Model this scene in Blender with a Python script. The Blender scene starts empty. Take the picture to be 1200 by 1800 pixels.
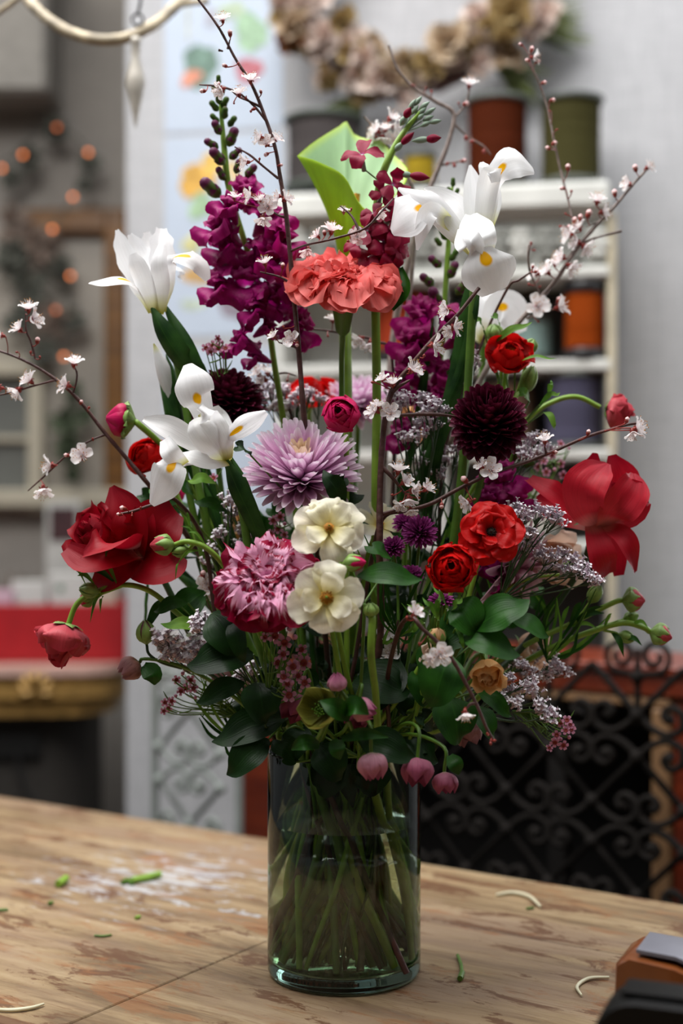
import bpy, math, random
from mathutils import Vector, Matrix, noise as mnoise
V = Vector
rnd = random.Random(7)
sc = bpy.context.scene
COL = sc.collection
# ------------------------------------------------------------------ camera, light, exposure
FPX, EYE = 2500.0, 0.453          # focal length in pixels of the 1200x1800 frame, eye height over the table top
CAMY = -1.4
cam_d = bpy.data.cameras.new('camera'); cam = bpy.data.objects.new('camera', cam_d); COL.objects.link(cam)
cam.location = (0, CAMY, EYE); cam.rotation_euler = (math.pi/2, 0, 0)
cam_d.sensor_fit = 'VERTICAL'; cam_d.sensor_height = 36; cam_d.lens = 50
cam_d.clip_start = 0.05
cam_d.dof.use_dof = True; cam_d.dof.focus_distance = 1.32; cam_d.dof.aperture_fstop = 2.4
sc.camera = cam
sc.view_settings.view_transform = 'Standard'; sc.view_settings.look = 'None'
sc.view_settings.gamma = 1; sc.view_settings.exposure = 0.12; sc.view_settings.use_curve_mapping = False
sc.cycles.use_denoising = True; sc.cycles.max_bounces = 14; sc.cycles.transparent_max_bounces = 24
sc.cycles.transmission_bounces = 12; sc.cycles.diffuse_bounces = 3; sc.cycles.glossy_bounces = 4
sc.cycles.sample_clamp_indirect = 6; sc.cycles.caustics_refractive = True; sc.cycles.caustics_reflective = False
world = bpy.data.worlds.new('world'); sc.world = world; world.use_nodes = True
world.node_tree.nodes['Background'].inputs[0].default_value = (0.95, 0.97, 1.0, 1)
_wn, _wl = world.node_tree.nodes, world.node_tree.links
_tc = _wn.new('ShaderNodeTexCoord'); _sx = _wn.new('ShaderNodeSeparateXYZ'); _wl.new(_tc.outputs['Generated'], _sx.inputs[0])
_mr = _wn.new('ShaderNodeMapRange'); _mr.inputs[1].default_value = -.2; _mr.inputs[2].default_value = .8; _mr.inputs[3].default_value = .10; _mr.inputs[4].default_value = .55
_wl.new(_sx.outputs[2], _mr.inputs[0]); _wl.new(_mr.outputs[0], _wn['Background'].inputs[1])     # open sky overhead, dim towards the horizon
def area(name, loc, target, sx, sy, power, col):
    d = bpy.data.lights.new(name, 'AREA'); d.shape = 'RECTANGLE'; d.size = sx; d.size_y = sy
    d.energy = power; d.color = col
    o = bpy.data.objects.new(name, d); COL.objects.link(o); o.location = loc
    o.rotation_euler = (V(target)-V(loc)).to_track_quat('-Z', 'Y').to_euler(); return o
area('skylight', (-0.6, -0.1, 2.5), (0, 0.0, 0.3), 2.0, 1.6, 96, (1.0, 0.985, 0.96))
area('right_fill', (2.4, -0.2, 2.3), (0, 0.6, 0.3), 0.9, 1.7, 14, (0.95, 0.98, 1.0))  # added soft fill from upper right, raised so the vase doesn't mirror it
area('side_window', (1.16, 1.22, 0.62), (0, 0, 0.15), 0.22, 1.0, 5, (0.95, 0.98, 1.0))
area('back_room_fill', (-1.5, 2.2, 2.6), (-1.3, 2.6, 0.3), 1.0, .6, 16, (1.0, 0.96, 0.9))  # added fill over the back room, brightens the dim console
area('shop_skylight', (0.6, 0.9, 3.0), (0.5, 1.7, 0.6), 1.6, 0.8, 26, (0.96, 0.98, 1.0))

def at(px, py, Y=0.0):
    D = Y-CAMY
    return V(((px-600)/FPX*D, Y, EYE-(py-900)/FPX*D))
def S(px, Y=0.0):
    return px*(Y-CAMY)/FPX
# ------------------------------------------------------------------ mesh helpers
class MB:
    def __init__(s): s.v = []; s.f = []; s.uv = []; s.m = []
    def add(s, vs, fs, uvs=None, mi=0):
        b = len(s.v); s.v += [tuple(v) for v in vs]; s.f += [tuple(i+b for i in f) for f in fs]
        s.uv += uvs if uvs else [(0.5, 0.5)]*len(vs); s.m += [mi]*len(fs); return s
def grid(mb, rows, uv=None, mi=0, closeu=False):
    n = len(rows[0]); vs = [p for r in rows for p in r]; fs = []; uvs = []
    for j in range(len(rows)):
        for i in range(n): uvs.append((i/(n if closeu else n-1), j/(len(rows)-1)))
    for j in range(len(rows)-1):
        for i in range(n if closeu else n-1):
            k = (i+1) % n
            fs.append((j*n+i, j*n+k, (j+1)*n+k, (j+1)*n+i))
    mb.add(vs, fs, uvs, mi)
def wloc(o):
    p = V((0, 0, 0))
    while o is not None: p += o.location; o = o.parent
    return p
def mesh_of(name, mb, mats, off=V((0, 0, 0)), smooth=True):
    me = bpy.data.meshes.new(name)
    me.from_pydata([(a-off.x, b-off.y, c-off.z) for a, b, c in mb.v], [], mb.f)
    for m in (mats if isinstance(mats, (list, tuple)) else [mats]): me.materials.append(m)
    uvl = me.uv_layers.new(name='UVMap')
    li = [0]*len(me.loops); me.loops.foreach_get('vertex_index', li)
    flat = []
    for i in li: flat.extend(mb.uv[i])
    uvl.data.foreach_set('uv', flat)
    me.polygons.foreach_set('material_index', mb.m)
    me.polygons.foreach_set('use_smooth', [smooth]*len(mb.f))
    me.update(); return me
def tag(o, label=None, cat=None, group=None, kind=None):
    for k, v in (('label', label), ('category', cat), ('group', group), ('kind', kind)):
        if v: o[k] = v
    return o
def thing(name, loc, label, cat, group=None):
    o = bpy.data.objects.new(name, None); COL.objects.link(o); o.location = loc; o.empty_display_size = .02
    return tag(o, label, cat, group)
def obj(name, mb, mats, parent=None, smooth=True, label=None):
    off = wloc(parent)
    if parent is None and mb.v:      # a top-level mesh gets its origin at its base
        xs = [v[0] for v in mb.v]; ys = [v[1] for v in mb.v]; zs = [v[2] for v in mb.v]
        off = V(((min(xs)+max(xs))/2, (min(ys)+max(ys))/2, min(zs)))
    o = bpy.data.objects.new(name, mesh_of(name, mb, mats, off, smooth)); COL.objects.link(o)
    if parent is not None: o.parent = parent
    else: o.location = off
    if label: o['label'] = label
    return o
def inst(name, me, M, parent):
    o = bpy.data.objects.new(name, me); COL.objects.link(o); o.parent = parent
    o.matrix_basis = Matrix.Translation(-wloc(parent)) @ M if parent else M
    return o
def cr(P, t):
    n = len(P)-1
    if n == 0: return P[0]
    x = min(max(t, 0), 1)*n; i = min(int(x), n-1); f = x-i
    p1, p2 = P[i], P[i+1]; p0 = P[i-1] if i > 0 else p1*2-p2 if not isinstance(p1, float) else 2*p1-p2
    p3 = P[i+2] if i+2 <= n else p2*2-p1
    return (p1*2+(p2-p0)*f+(p0*2-p1*5+p2*4-p3)*(f*f)+(p1*3-p0-p2*3+p3)*(f*f*f))*0.5
def tube(mb, P, rad, seg=8, n=None, mi=0, cap=True, wob=0.0):
    P = [V(p) for p in P]; n = n or max(2, (len(P)-1)*5); rad = rad if isinstance(rad, (list, tuple)) else [rad, rad]
    R = [float(r) for r in rad]; rows = []
    c = [cr(P, i/n) for i in range(n+1)]
    T0 = (c[1]-c[0]).normalized(); up = V((0, 0, 1)) if abs(T0.z) < .9 else V((1, 0, 0))
    A = T0.cross(up).normalized()
    for i in range(n+1):
        T = (c[min(i+1, n)]-c[max(i-1, 0)])
        T = T.normalized() if T.length > 1e-9 else T0
        A = (A-T*A.dot(T)).normalized(); B = T.cross(A); r = max(cr(R, i/n), 1e-5)
        if wob: r *= 1+wob*rnd.uniform(-1, 1)
        rows.append([c[i]+(A*math.cos(a)+B*math.sin(a))*r for a in [2*math.pi*k/seg for k in range(seg)]])
    grid(mb, rows, mi=mi, closeu=True)
    if cap:
        b = len(mb.v); mb.add(rows[0]+rows[-1], [tuple(range(seg))[::-1], tuple(range(seg, 2*seg))], None, mi)
def petal(mb, P, w, nrm, cup=0.25, ruf=0.0, fr=3.0, ser=0.0, nu=8, nv=14, mi=0, tw=0.0, keel=0.0, tr=0.0, wr=.10):
    """a petal or leaf swept along the spine P with half widths w; nrm = the side its face looks to"""
    w = [float(x) for x in w]; nl = [V(q) for q in nrm] if isinstance(nrm, list) else [V(nrm), V(nrm)]
    ph = rnd.uniform(0, 6.28); ph2 = rnd.uniform(0, 6.28); rows = []
    ex = 1e-3
    for j in range(nv+1):
        t = j/nv; p = cr(P, t); T = (cr(P, min(t+ex, 1))-cr(P, max(t-ex, 0))).normalized()
        N = cr(nl, t); Sd = T.cross(N)
        if Sd.length < 1e-6: Sd = T.cross(V((.3, .5, .8)))
        Sd.normalize(); N = Sd.cross(T).normalized()
        if tw: a = tw*t; Sd, N = Sd*math.cos(a)+N*math.sin(a), N*math.cos(a)-Sd*math.sin(a)
        wj = max(cr(w, t), 1e-5); row = []
        for i in range(nu+1):
            u = i/nu*2-1
            ww = wj*(1+ser*math.sin(u*9+t*23+ph2)*abs(u))
            adv = tr*wj*(1-u*u)*max(0, (t-.6)/.4)**2 if tr else 0
            h = cup*u*u-keel*(1-abs(u))
            h += wr*mnoise.noise(V((u*1.3+ph*3, t*2.6, ph2*3)))*min(1, t*3)+wr*.5*mnoise.noise(V((u*3.4+ph*3, t*5, ph2*3)))*min(1, t*2)
            h += ruf*math.sin(fr*2*math.pi*t+ph+u*1.3)*u*u*min(1, t*2)+ruf*.5*math.sin(u*fr*3+ph2)*t*t
            row.append(p+Sd*(u*ww)+N*(h*ww)+T*adv)
        rows.append(row)
    if ser:
        for i in range(nu+1):
            k = math.sin(i*5.1+ph)*ser*.8; T = (cr(P, 1)-cr(P, .93)); rows[-1][i] = rows[-1][i]+T*k; rows[-2][i] = rows[-2][i]+T*k*.5
    grid(mb, rows, mi=mi)
def frame(c, axis, roll=0.0, s=1.0):
    z = V(axis).normalized(); x = z.cross(V((0, 0, 1)))
    if x.length < .05: x = z.cross(V((0, -1, 0)))
    x.normalize(); y = z.cross(x)
    M = Matrix((x, y, z)).transposed().to_4x4() @ Matrix.Rotation(roll, 4, 'Z') @ Matrix.Scale(s, 4)
    M.translation = c; return M
def radial(mb, M, az, rz, w, cup=.3, ruf=0, fr=3, ser=0, nu=6, nv=10, mi=0, side=0.0, tw=0.0, tr=0.0):
    """petal whose spine lies in the (radius, height) plane of the flower frame M at azimuth az; its face looks inward"""
    ca, sa = math.cos(az), math.sin(az); R3 = M.to_3x3()
    P = [M @ V((r*ca-side*(i/(len(rz)-1))*sa, r*sa+side*(i/(len(rz)-1))*ca, z)) for i, (r, z) in enumerate(rz)]
    N = []
    for i in range(len(rz)):
        a = rz[max(i-1, 0)]; b = rz[min(i+1, len(rz)-1)]; dr, dz = b[0]-a[0], b[1]-a[1]
        N.append((R3 @ V((-dz*ca, -dz*sa, dr))).normalized())
    sc_ = R3.col[0].length
    petal(mb, P, [x*sc_ for x in w], N, cup, ruf, fr, ser, nu, nv, mi, tw, 0, tr)
def lathe(mb, M, prof, seg=24, mi=0, cap=True):
    rows = [[M @ V((r*math.cos(a), r*math.sin(a), z)) for a in [2*math.pi*k/seg for k in range(seg)]] for r, z in prof]
    grid(mb, rows, mi=mi, closeu=True)
    if cap: mb.add(rows[0]+rows[-1], [tuple(range(seg))[::-1], tuple(range(seg, 2*seg))], None, mi)
def ell(mb, c, axis, L, r, seg=8, n=6, mi=0, skew=0.0):
    """pointed egg of length L and radius r along axis, starting at c"""
    M = frame(c, axis)
    prof = [(max(r*math.sin(math.pi*(j/n)**(1-skew)), 1e-5), L*j/n) for j in range(n+1)]
    lathe(mb, M, prof, seg, mi, cap=False)
def box(mb, p0, p1, M=None, mi=0, bev=0.0):
    x0, y0, z0 = p0; x1, y1, z1 = p1; b = bev
    if b:
        vs = []; fs = []
        pro = [(x0+b, y0), (x1-b, y0), (x1, y0+b), (x1, y1-b), (x1-b, y1), (x0+b, y1), (x0, y1-b), (x0, y0+b)]
        inn = [(x0+b, y0+b), (x1-b, y0+b), (x1-b, y0+b), (x1-b, y1-b), (x1-b, y1-b), (x0+b, y1-b), (x0+b, y1-b), (x0+b, y0+b)]
        for z, q in ((z0, inn), (z0+b, pro), (z1-b, pro), (z1, inn)): vs += [V((x, y, z)) for x, y in q]
        for k in range(3):
            for i in range(8): fs.append((k*8+i, k*8+(i+1) % 8, k*8+8+(i+1) % 8, k*8+8+i))
        fs += [(7, 5, 3, 1)[::1], (24+1, 24+3, 24+5, 24+7)]
    else:
        vs = [V((x, y, z)) for z in (z0, z1) for x, y in ((x0, y0), (x1, y0), (x1, y1), (x0, y1))]
        fs = [(3, 2, 1, 0), (4, 5, 6, 7), (0, 1, 5, 4), (1, 2, 6, 5), (2, 3, 7, 6), (3, 0, 4, 7)]
    if M: vs = [M @ v for v in vs]
    mb.add(vs, fs, None, mi)
# ------------------------------------------------------------------ materials
def new_mat(name):
    m = bpy.data.materials.new(name); m.use_nodes = True; nt = m.node_tree
    return m, nt, nt.nodes, nt.links, nt.nodes['Principled BSDF']
def rgb(c):
    if isinstance(c, str):
        c = c.lstrip('#'); v = [int(c[i:i+2], 16)/255 for i in (0, 2, 4)]
        return tuple(x/12.92 if x <= .04045 else ((x+.055)/1.055)**2.4 for x in v)+(1,)
    return tuple(c)+(1,)
def ramp(N, stops):
    r = N.new('ShaderNodeValToRGB'); e = r.color_ramp.elements
    while len(e) < len(stops): e.new(.5)
    for k, (p, c) in enumerate(stops): e[k].position = p; e[k].color = rgb(c)
    return r
def simple(name, col, rough=.5, metal=0.0, var=.12, scale=30, bump=0.0, spec=.5, coat=0.0):
    m, nt, N, L, b = new_mat(name)
    c = rgb(col); tc = N.new('ShaderNodeTexCoord'); nz = N.new('ShaderNodeTexNoise'); nz.inputs['Scale'].default_value = scale
    nz.inputs['Detail'].default_value = 4
    L.new(tc.outputs['Object'], nz.inputs['Vector'])
    r = ramp(N, [(.3, tuple(x*(1-var) for x in c[:3])), (.7, tuple(min(1, x*(1+var)) for x in c[:3]))])
    L.new(nz.outputs[0], r.inputs[0]); L.new(r.outputs[0], b.inputs['Base Color'])
    b.inputs['Roughness'].default_value = rough; b.inputs['Metallic'].default_value = metal
    b.inputs['Specular IOR Level'].default_value = spec; b.inputs['Coat Weight'].default_value = coat
    if bump:
        bp = N.new('ShaderNodeBump'); bp.inputs['Strength'].default_value = bump; bp.inputs['Distance'].default_value = .004
        L.new(nz.outputs[0], bp.inputs['Height']); L.new(bp.outputs[0], b.inputs['Normal'])
    return m
def pmat(name, stops, vein=.18, rough=.5, trans=.3, vs=34, edge=None, spot=None, bump=.25, spec=.22, sheen=0.0):
    """petal: colour runs along the petal's own length (UV v), veins run with it"""
    m, nt, N, L, b = new_mat(name)
    uv = N.new('ShaderNodeUVMap'); sp = N.new('ShaderNodeSeparateXYZ'); L.new(uv.outputs[0], sp.inputs[0])
    r = ramp(N, stops); L.new(sp.outputs[1], r.inputs[0])
    mp = N.new('ShaderNodeMapping'); mp.inputs['Scale'].default_value = (vs, 2.2, 1); L.new(uv.outputs[0], mp.inputs[0])
    nz = N.new('ShaderNodeTexNoise'); nz.inputs['Scale'].default_value = 1; nz.inputs['Detail'].default_value = 3
    L.new(mp.outputs[0], nz.inputs['Vector'])
    vr = ramp(N, [(.3, (1-vein,)*3), (.7, (1,)*3)]); L.new(nz.outputs[0], vr.inputs[0])
    mx = N.new('ShaderNodeMix'); mx.data_type = 'RGBA'; mx.blend_type = 'MULTIPLY'; mx.inputs[0].default_value = 1
    L.new(r.outputs[0], mx.inputs[6]); L.new(vr.outputs[0], mx.inputs[7]); out = mx.outputs[2]
    if edge:      # streaked coloured margin (picotee)
        col, start = edge
        e1 = N.new('ShaderNodeMath'); e1.operation = 'MULTIPLY_ADD'; e1.inputs[1].default_value = .55; L.new(nz.outputs[0], e1.inputs[0]); L.new(sp.outputs[1], e1.inputs[2])
        er = ramp(N, [(start/1.3, (0, 0, 0)), ((start+.07)/1.3, (1, 1, 1))])
        e2 = N.new('ShaderNodeMath'); e2.operation = 'MULTIPLY'; e2.inputs[1].default_value = 1/1.3; L.new(e1.outputs[0], e2.inputs[0]); L.new(e2.outputs[0], er.inputs[0])
        m2 = N.new('ShaderNodeMix'); m2.data_type = 'RGBA'; L.new(er.outputs[0], m2.inputs[0]); L.new(out, m2.inputs[6]); m2.inputs[7].default_value = rgb(col); out = m2.outputs[2]
    if spot:      # signal patch
        col, v0, su, sv = spot
        a = N.new('ShaderNodeVectorMath'); a.operation = 'SUBTRACT'; a.inputs[1].default_value = (.5, v0, 0); L.new(uv.outputs[0], a.inputs[0])
        a2 = N.new('ShaderNodeVectorMath'); a2.operation = 'MULTIPLY'; a2.inputs[1].default_value = (1/su, 1/sv, 0); L.new(a.outputs[0], a2.inputs[0])
        a3 = N.new('ShaderNodeVectorMath'); a3.operation = 'LENGTH'; L.new(a2.outputs[0], a3.inputs[0])
        sr = ramp(N, [(.75, (1, 1, 1)), (1.0, (0, 0, 0))]); L.new(a3.outputs[1], sr.inputs[0])
        m2 = N.new('ShaderNodeMix'); m2.data_type = 'RGBA'; L.new(sr.outputs[0], m2.inputs[0]); L.new(out, m2.inputs[6]); m2.inputs[7].default_value = rgb(col); out = m2.outputs[2]
    L.new(out, b.inputs['Base Color']); b.inputs['Roughness'].default_value = rough; b.inputs['Specular IOR Level'].default_value = spec
    if sheen: b.inputs['Sheen Weight'].default_value = sheen
    bp = N.new('ShaderNodeBump'); bp.inputs['Strength'].default_value = bump; bp.inputs['Distance'].default_value = .0012
    L.new(nz.outputs[0], bp.inputs['Height']); L.new(bp.outputs[0], b.inputs['Normal'])
    if trans:
        tr = N.new('ShaderNodeBsdfTranslucent'); L.new(out, tr.inputs[0]); ms = N.new('ShaderNodeMixShader'); ms.inputs[0].default_value = trans
        L.new(b.outputs[0], ms.inputs[1]); L.new(tr.outputs[0], ms.inputs[2]); L.new(ms.outputs[0], N['Material Output'].inputs[0])
    return m
def leafmat(name, dark, light, rough=.42, trans=.2):
    """leaf with a paler midrib and side veins"""
    m, nt, N, L, b = new_mat(name)
    uv = N.new('ShaderNodeUVMap'); sp = N.new('ShaderNodeSeparateXYZ'); L.new(uv.outputs[0], sp.inputs[0])
    a = N.new('ShaderNodeMath'); a.operation = 'SUBTRACT'; a.inputs[1].default_value = .5; L.new(sp.outputs[0], a.inputs[0])
    a2 = N.new('ShaderNodeMath'); a2.operation = 'ABSOLUTE'; L.new(a.outputs[0], a2.inputs[0])
    mr = ramp(N, [(0, (.55,)*3), (.035, (0, 0, 0))]); L.new(a2.outputs[0], mr.inputs[0])
    tc = N.new('ShaderNodeTexCoord'); nz = N.new('ShaderNodeTexNoise'); nz.inputs['Scale'].default_value = 45; L.new(tc.outputs['Object'], nz.inputs['Vector'])
    r = ramp(N, [(.3, dark), (.75, light)]); L.new(nz.outputs[0], r.inputs[0])
    mp = N.new('ShaderNodeMapping'); mp.inputs['Scale'].default_value = (26, 1.2, 1); L.new(uv.outputs[0], mp.inputs[0])
    n2 = N.new('ShaderNodeTexNoise'); n2.inputs['Scale'].default_value = 1; L.new(mp.outputs[0], n2.inputs['Vector'])
    mx = N.new('ShaderNodeMix'); mx.data_type = 'RGBA'; L.new(mr.outputs[0], mx.inputs[0]); L.new(r.outputs[0], mx.inputs[6]); mx.inputs[7].default_value = rgb(light)
    L.new(mx.outputs[2], b.inputs['Base Color']); b.inputs['Roughness'].default_value = rough; b.inputs['Specular IOR Level'].default_value = .22
    bp = N.new('ShaderNodeBump'); bp.inputs['Strength'].default_value = .35; bp.inputs['Distance'].default_value = .001; L.new(n2.outputs[0], bp.inputs['Height']); L.new(bp.outputs[0], b.inputs['Normal'])
    tr = N.new('ShaderNodeBsdfTranslucent'); L.new(mx.outputs[2], tr.inputs[0]); ms = N.new('ShaderNodeMixShader'); ms.inputs[0].default_value = trans
    L.new(b.outputs[0], ms.inputs[1]); L.new(tr.outputs[0], ms.inputs[2]); L.new(ms.outputs[0], N['Material Output'].inputs[0])
    return m
MT = {}
MT['iris'] = pmat('iris_white', [(0, '#b9b53a'), (.10, '#e6e6b8'), (.22, '#f6f7f8'), (1, '#fbfbfd')], .07, .5, .35, 22)
MT['irisfall'] = pmat('iris_fall', [(0, '#c9c24a'), (.10, '#ececc8'), (.25, '#f6f7f8'), (1, '#fbfbfd')], .07, .5, .35, 22, spot=('#f5b400', .53, .15, .13))
MT['stem'] = simple('stem_green', '#4f7420', .45, var=.25, scale=60)
MT['stem_l'] = simple('stem_lime', '#7ba032', .45, var=.2, scale=60)
MT['stem_w'] = simple('stem_olive', '#96a63a', .4, var=.2, scale=60)
MT['stem_d'] = simple('stem_dark', '#26401c', .45, var=.25, scale=60)
MT['bark'] = simple('bark_purple', '#4a2a26', .55, var=.35, scale=120, bump=.4)
MT['bark_g'] = simple('bark_grey', '#7d6e68', .6, var=.3, scale=120, bump=.4)
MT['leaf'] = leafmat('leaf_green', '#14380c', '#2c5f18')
MT['leaf_d'] = leafmat('leaf_dark_shaded', '#0b220a', '#1a3c12')  # dark leaf green, deepened to carry the lower bouquet's shade
MT['leaf_l'] = leafmat('leaf_light', '#3c6f22', '#7aa63a', .45, .3)
MT['blade'] = leafmat('iris_blade', '#1c3d1b', '#3f6b2c', .4, .2)
MT['cherry'] = pmat('blossom_petal', [(0, '#f0a0b4'), (.14, '#fdf4f6'), (1, '#ffffff')], .04, .6, .35)
MT['stamen'] = simple('stamen_white', '#faeef0', .6)
MT['calyx'] = simple('calyx_red', '#8c2c22', .5, var=.25, scale=200)
MT['pinkbud'] = simple('bud_pink', '#efc4c4', .5, var=.1, scale=200)
MT['snap'] = pmat('snap_magenta', [(0, '#b02088'), (.4, '#b01078'), (1, '#a00c66')], .3, .5, .35, 14)
MT['snapbud'] = pmat('snap_bud', [(0, '#4f7a2a'), (.5, '#567030'), (.62, '#6a2a50'), (1, '#5a1c44')], .2, .45, .1)
MT['stock'] = pmat('stock_crimson', [(0, '#b8509a'), (.15, '#9a0a3e'), (1, '#8a0830')], .25, .5, .3)
MT['stockbud'] = simple('stock_bud', '#7f9480', .55)
MT['calla_o'] = pmat('calla_outer', [(0, '#94bc2a'), (.5, '#c0dc2c'), (1, '#b4da48')], .25, .45, .45, 16)
MT['calla_i'] = pmat('calla_inner', [(0, '#f4f8b0'), (.3, '#e4f2bc'), (.5, '#c4e2b8'), (.93, '#b8deae'), (1, '#d4ec80')], .22, .5, .35, 12)
MT['coral'] = pmat('carnation_coral', [(0, '#c63a3c'), (.5, '#e85c5a'), (1, '#f4807a')], .1, .5, .3)
MT['vari'] = pmat('carnation_pink', [(0, '#c05a90'), (.5, '#e9a4c8'), (.8, '#f0b8d2'), (1, '#f0b8d2')], .1, .5, .3, 26, edge=('#960838', 1.04))
MT['lilac'] = pmat('mum_lilac', [(0, '#c67cb8'), (.35, '#e8b2d8'), (.75, '#f2cee8'), (1, '#fff6fe')], .12, .5, .3, 6)
MT['lilac_c'] = pmat('mum_cream', [(0, '#c8a090'), (.5, '#ecd2c4'), (1, '#f6dfbc')], .1, .5, .3, 6)
MT['palepink'] = pmat('mum_pale', [(0, '#a8688e'), (.5, '#d8a0bc'), (1, '#ecccd8')], .15, .5, .3, 8)
MT['dark'] = pmat('mum_dark', [(0, '#1c0310'), (.5, '#470a24'), (.85, '#5e1230'), (1, '#7a2444')], .2, .42, .1, 6, spec=.5)
MT['purple'] = pmat('mum_purple', [(0, '#52104a'), (.6, '#92307a'), (1, '#b4509e')], .15, .5, .2, 6)
MT['red'] = pmat('ran_red', [(0, '#6c0408'), (.5, '#c60c0e'), (1, '#dc1614')], .12, .42, .3)
MT['rose'] = pmat('rose_red', [(0, '#e09090'), (.08, '#a80f22'), (.6, '#a00a1e'), (1, '#8e0c20')], .1, .5, .3)
MT['rose_o'] = pmat('rose_outer', [(0, '#f6b4ac'), (.2, '#d63444'), (.6, '#c4162c'), (1, '#a40f28')], .2, .5, .25)
MT['magenta'] = pmat('ran_magenta', [(0, '#8a0a3a'), (.5, '#cc1058'), (1, '#d92468')], .12, .38, .2)
MT['coralran'] = pmat('ran_coral', [(0, '#c85060'), (.5, '#dc5c66'), (1, '#c83c4c')], .15, .45, .3)
MT['cream'] = pmat('ran_cream', [(0, '#e0c040'), (.18, '#f2e6a0'), (.5, '#f6f0d0'), (1, '#fbf6e6')], .1, .5, .4)
MT['peach'] = pmat('rose_peach', [(0, '#e09c48'), (.5, '#f2bc78'), (1, '#f6ce9c')], .1, .5, .3)
MT['blush'] = pmat('rose_blush', [(0, '#e0a878'), (.5, '#ecc8b0'), (1, '#f2dccc')], .1, .5, .35)
MT['hell'] = pmat('hellebore_pink', [(0, '#b8b08a'), (.15, '#b8748a'), (.6, '#b2607c'), (1, '#a04a6c')], .3, .5, .3, 20)
MT['hell_l'] = pmat('hellebore_light', [(0, '#c8c898'), (.2, '#dca8b4'), (.7, '#cf8aa2'), (1, '#b8608a')], .25, .5, .3, 20)
MT['hell_m'] = pmat('hellebore_dusky', [(0, '#8a8a5a'), (.3, '#a47468'), (1, '#a87880')], .3, .5, .3, 20)
MT['hell_g'] = pmat('hellebore_green', [(0, '#5a5a20'), (.5, '#8a8c3a'), (1, '#a8a658')], .3, .5, .3, 20)
MT['wax'] = pmat('wax_pink', [(0, '#8a3050'), (.3, '#d08aa8'), (1, '#dca0bc')], .1, .5, .3)
MT['statice'] = simple('statice_white', '#f6eef6', .6)
MT['statice_p'] = simple('statice_calyx', '#cdb6c8', .6)
MT['centre'] = simple('dark_centre', '#241608', .7, var=.4, scale=400)
MT['centre_y'] = simple('yellow_centre', '#b87a14', .7, var=.4, scale=400)
MT['budgreen'] = simple('sepal_green', '#7a9a4a', .5, var=.25, scale=90)
# ------------------------------------------------------------------ setting
class PF:
    """an upright plane met by the line of sight: depth + k*X = D0; s runs along it, t towards the viewer"""
    def __init__(s, D0, k):
        s.k = k; s.n = math.sqrt(1+k*k); s.D0 = D0
        s.O = V((0, D0+CAMY, 0)); s.S = V((1, -k, 0))/s.n; s.T = V((-k, -1, 0))/s.n
        s.M = Matrix((s.S, -s.T, V((0, 0, 1)))).transposed().to_4x4(); s.M.translation = s.O
    def hit(s, px, py, off=0.0):
        D = (s.D0-off*s.n)/(1+s.k*(px-600)/FPX)
        P = V(((px-600)/FPX*D, D+CAMY, EYE-(py-900)/FPX*D)); return (P-s.O).dot(s.S), P.z
    def pt(s, px, py, off=0.0):
        a, z = s.hit(px, py, off); return s.M @ V((a, -off, z))
    def box(s, mb, x0, y0, x1, y1, o0, o1, bev=0.0, mi=0, ref=None):
        """box whose front face (at offset o1) fills the frame rectangle x0..x1, y0..y1"""
        a0, _ = s.hit(x0, y0, o1); a1, _ = s.hit(x1, y1, o1); xc = ref if ref is not None else (x0+x1)/2
        _, z1 = s.hit(xc, y0, o1); _, z0 = s.hit(xc, y1, o1)
        box(mb, (a0, -o1, z0), (a1, -o0, z1), s.M, mi, bev)
def weave(name, c1, c2, scale=260):
    m, nt, N, L, b = new_mat(name)
    tc = N.new('ShaderNodeTexCoord'); n1 = N.new('ShaderNodeTexNoise'); n1.inputs['Scale'].default_value = 1; n1.inputs['Detail'].default_value = 5
    mp = N.new('ShaderNodeMapping'); mp.inputs['Scale'].default_value = (12, 12, scale); L.new(tc.outputs['Object'], mp.inputs[0]); L.new(mp.outputs[0], n1.inputs['Vector'])
    n2 = N.new('ShaderNodeTexNoise'); n2.inputs['Scale'].default_value = 1; n2.inputs['Detail'].default_value = 4
    mq = N.new('ShaderNodeMapping'); mq.inputs['Scale'].default_value = (scale, scale, 14); L.new(tc.outputs['Object'], mq.inputs[0]); L.new(mq.outputs[0], n2.inputs['Vector'])
    ad = N.new('ShaderNodeMath'); ad.operation = 'ADD'; L.new(n1.outputs[0], ad.inputs[0]); L.new(n2.outputs[0], ad.inputs[1])
    hf = N.new('ShaderNodeMath'); hf.operation = 'MULTIPLY'; hf.inputs[1].default_value = .5; L.new(ad.outputs[0], hf.inputs[0])
    r = ramp(N, [(.35, c1), (.65, c2)]); L.new(hf.outputs[0], r.inputs[0]); L.new(r.outputs[0], b.inputs['Base Color']); b.inputs['Roughness'].default_value = .9
    return m
M_wall = weave('linen_wall', '#a5a5a8', '#bdbdc0'); M_dwall = weave('shaded_grey_wall', '#8e8983', '#9c968f', 120)  # the back-room wall's shade is put into its grey
M_floor = simple('dark_floor', '#4a443e', .7)
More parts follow.
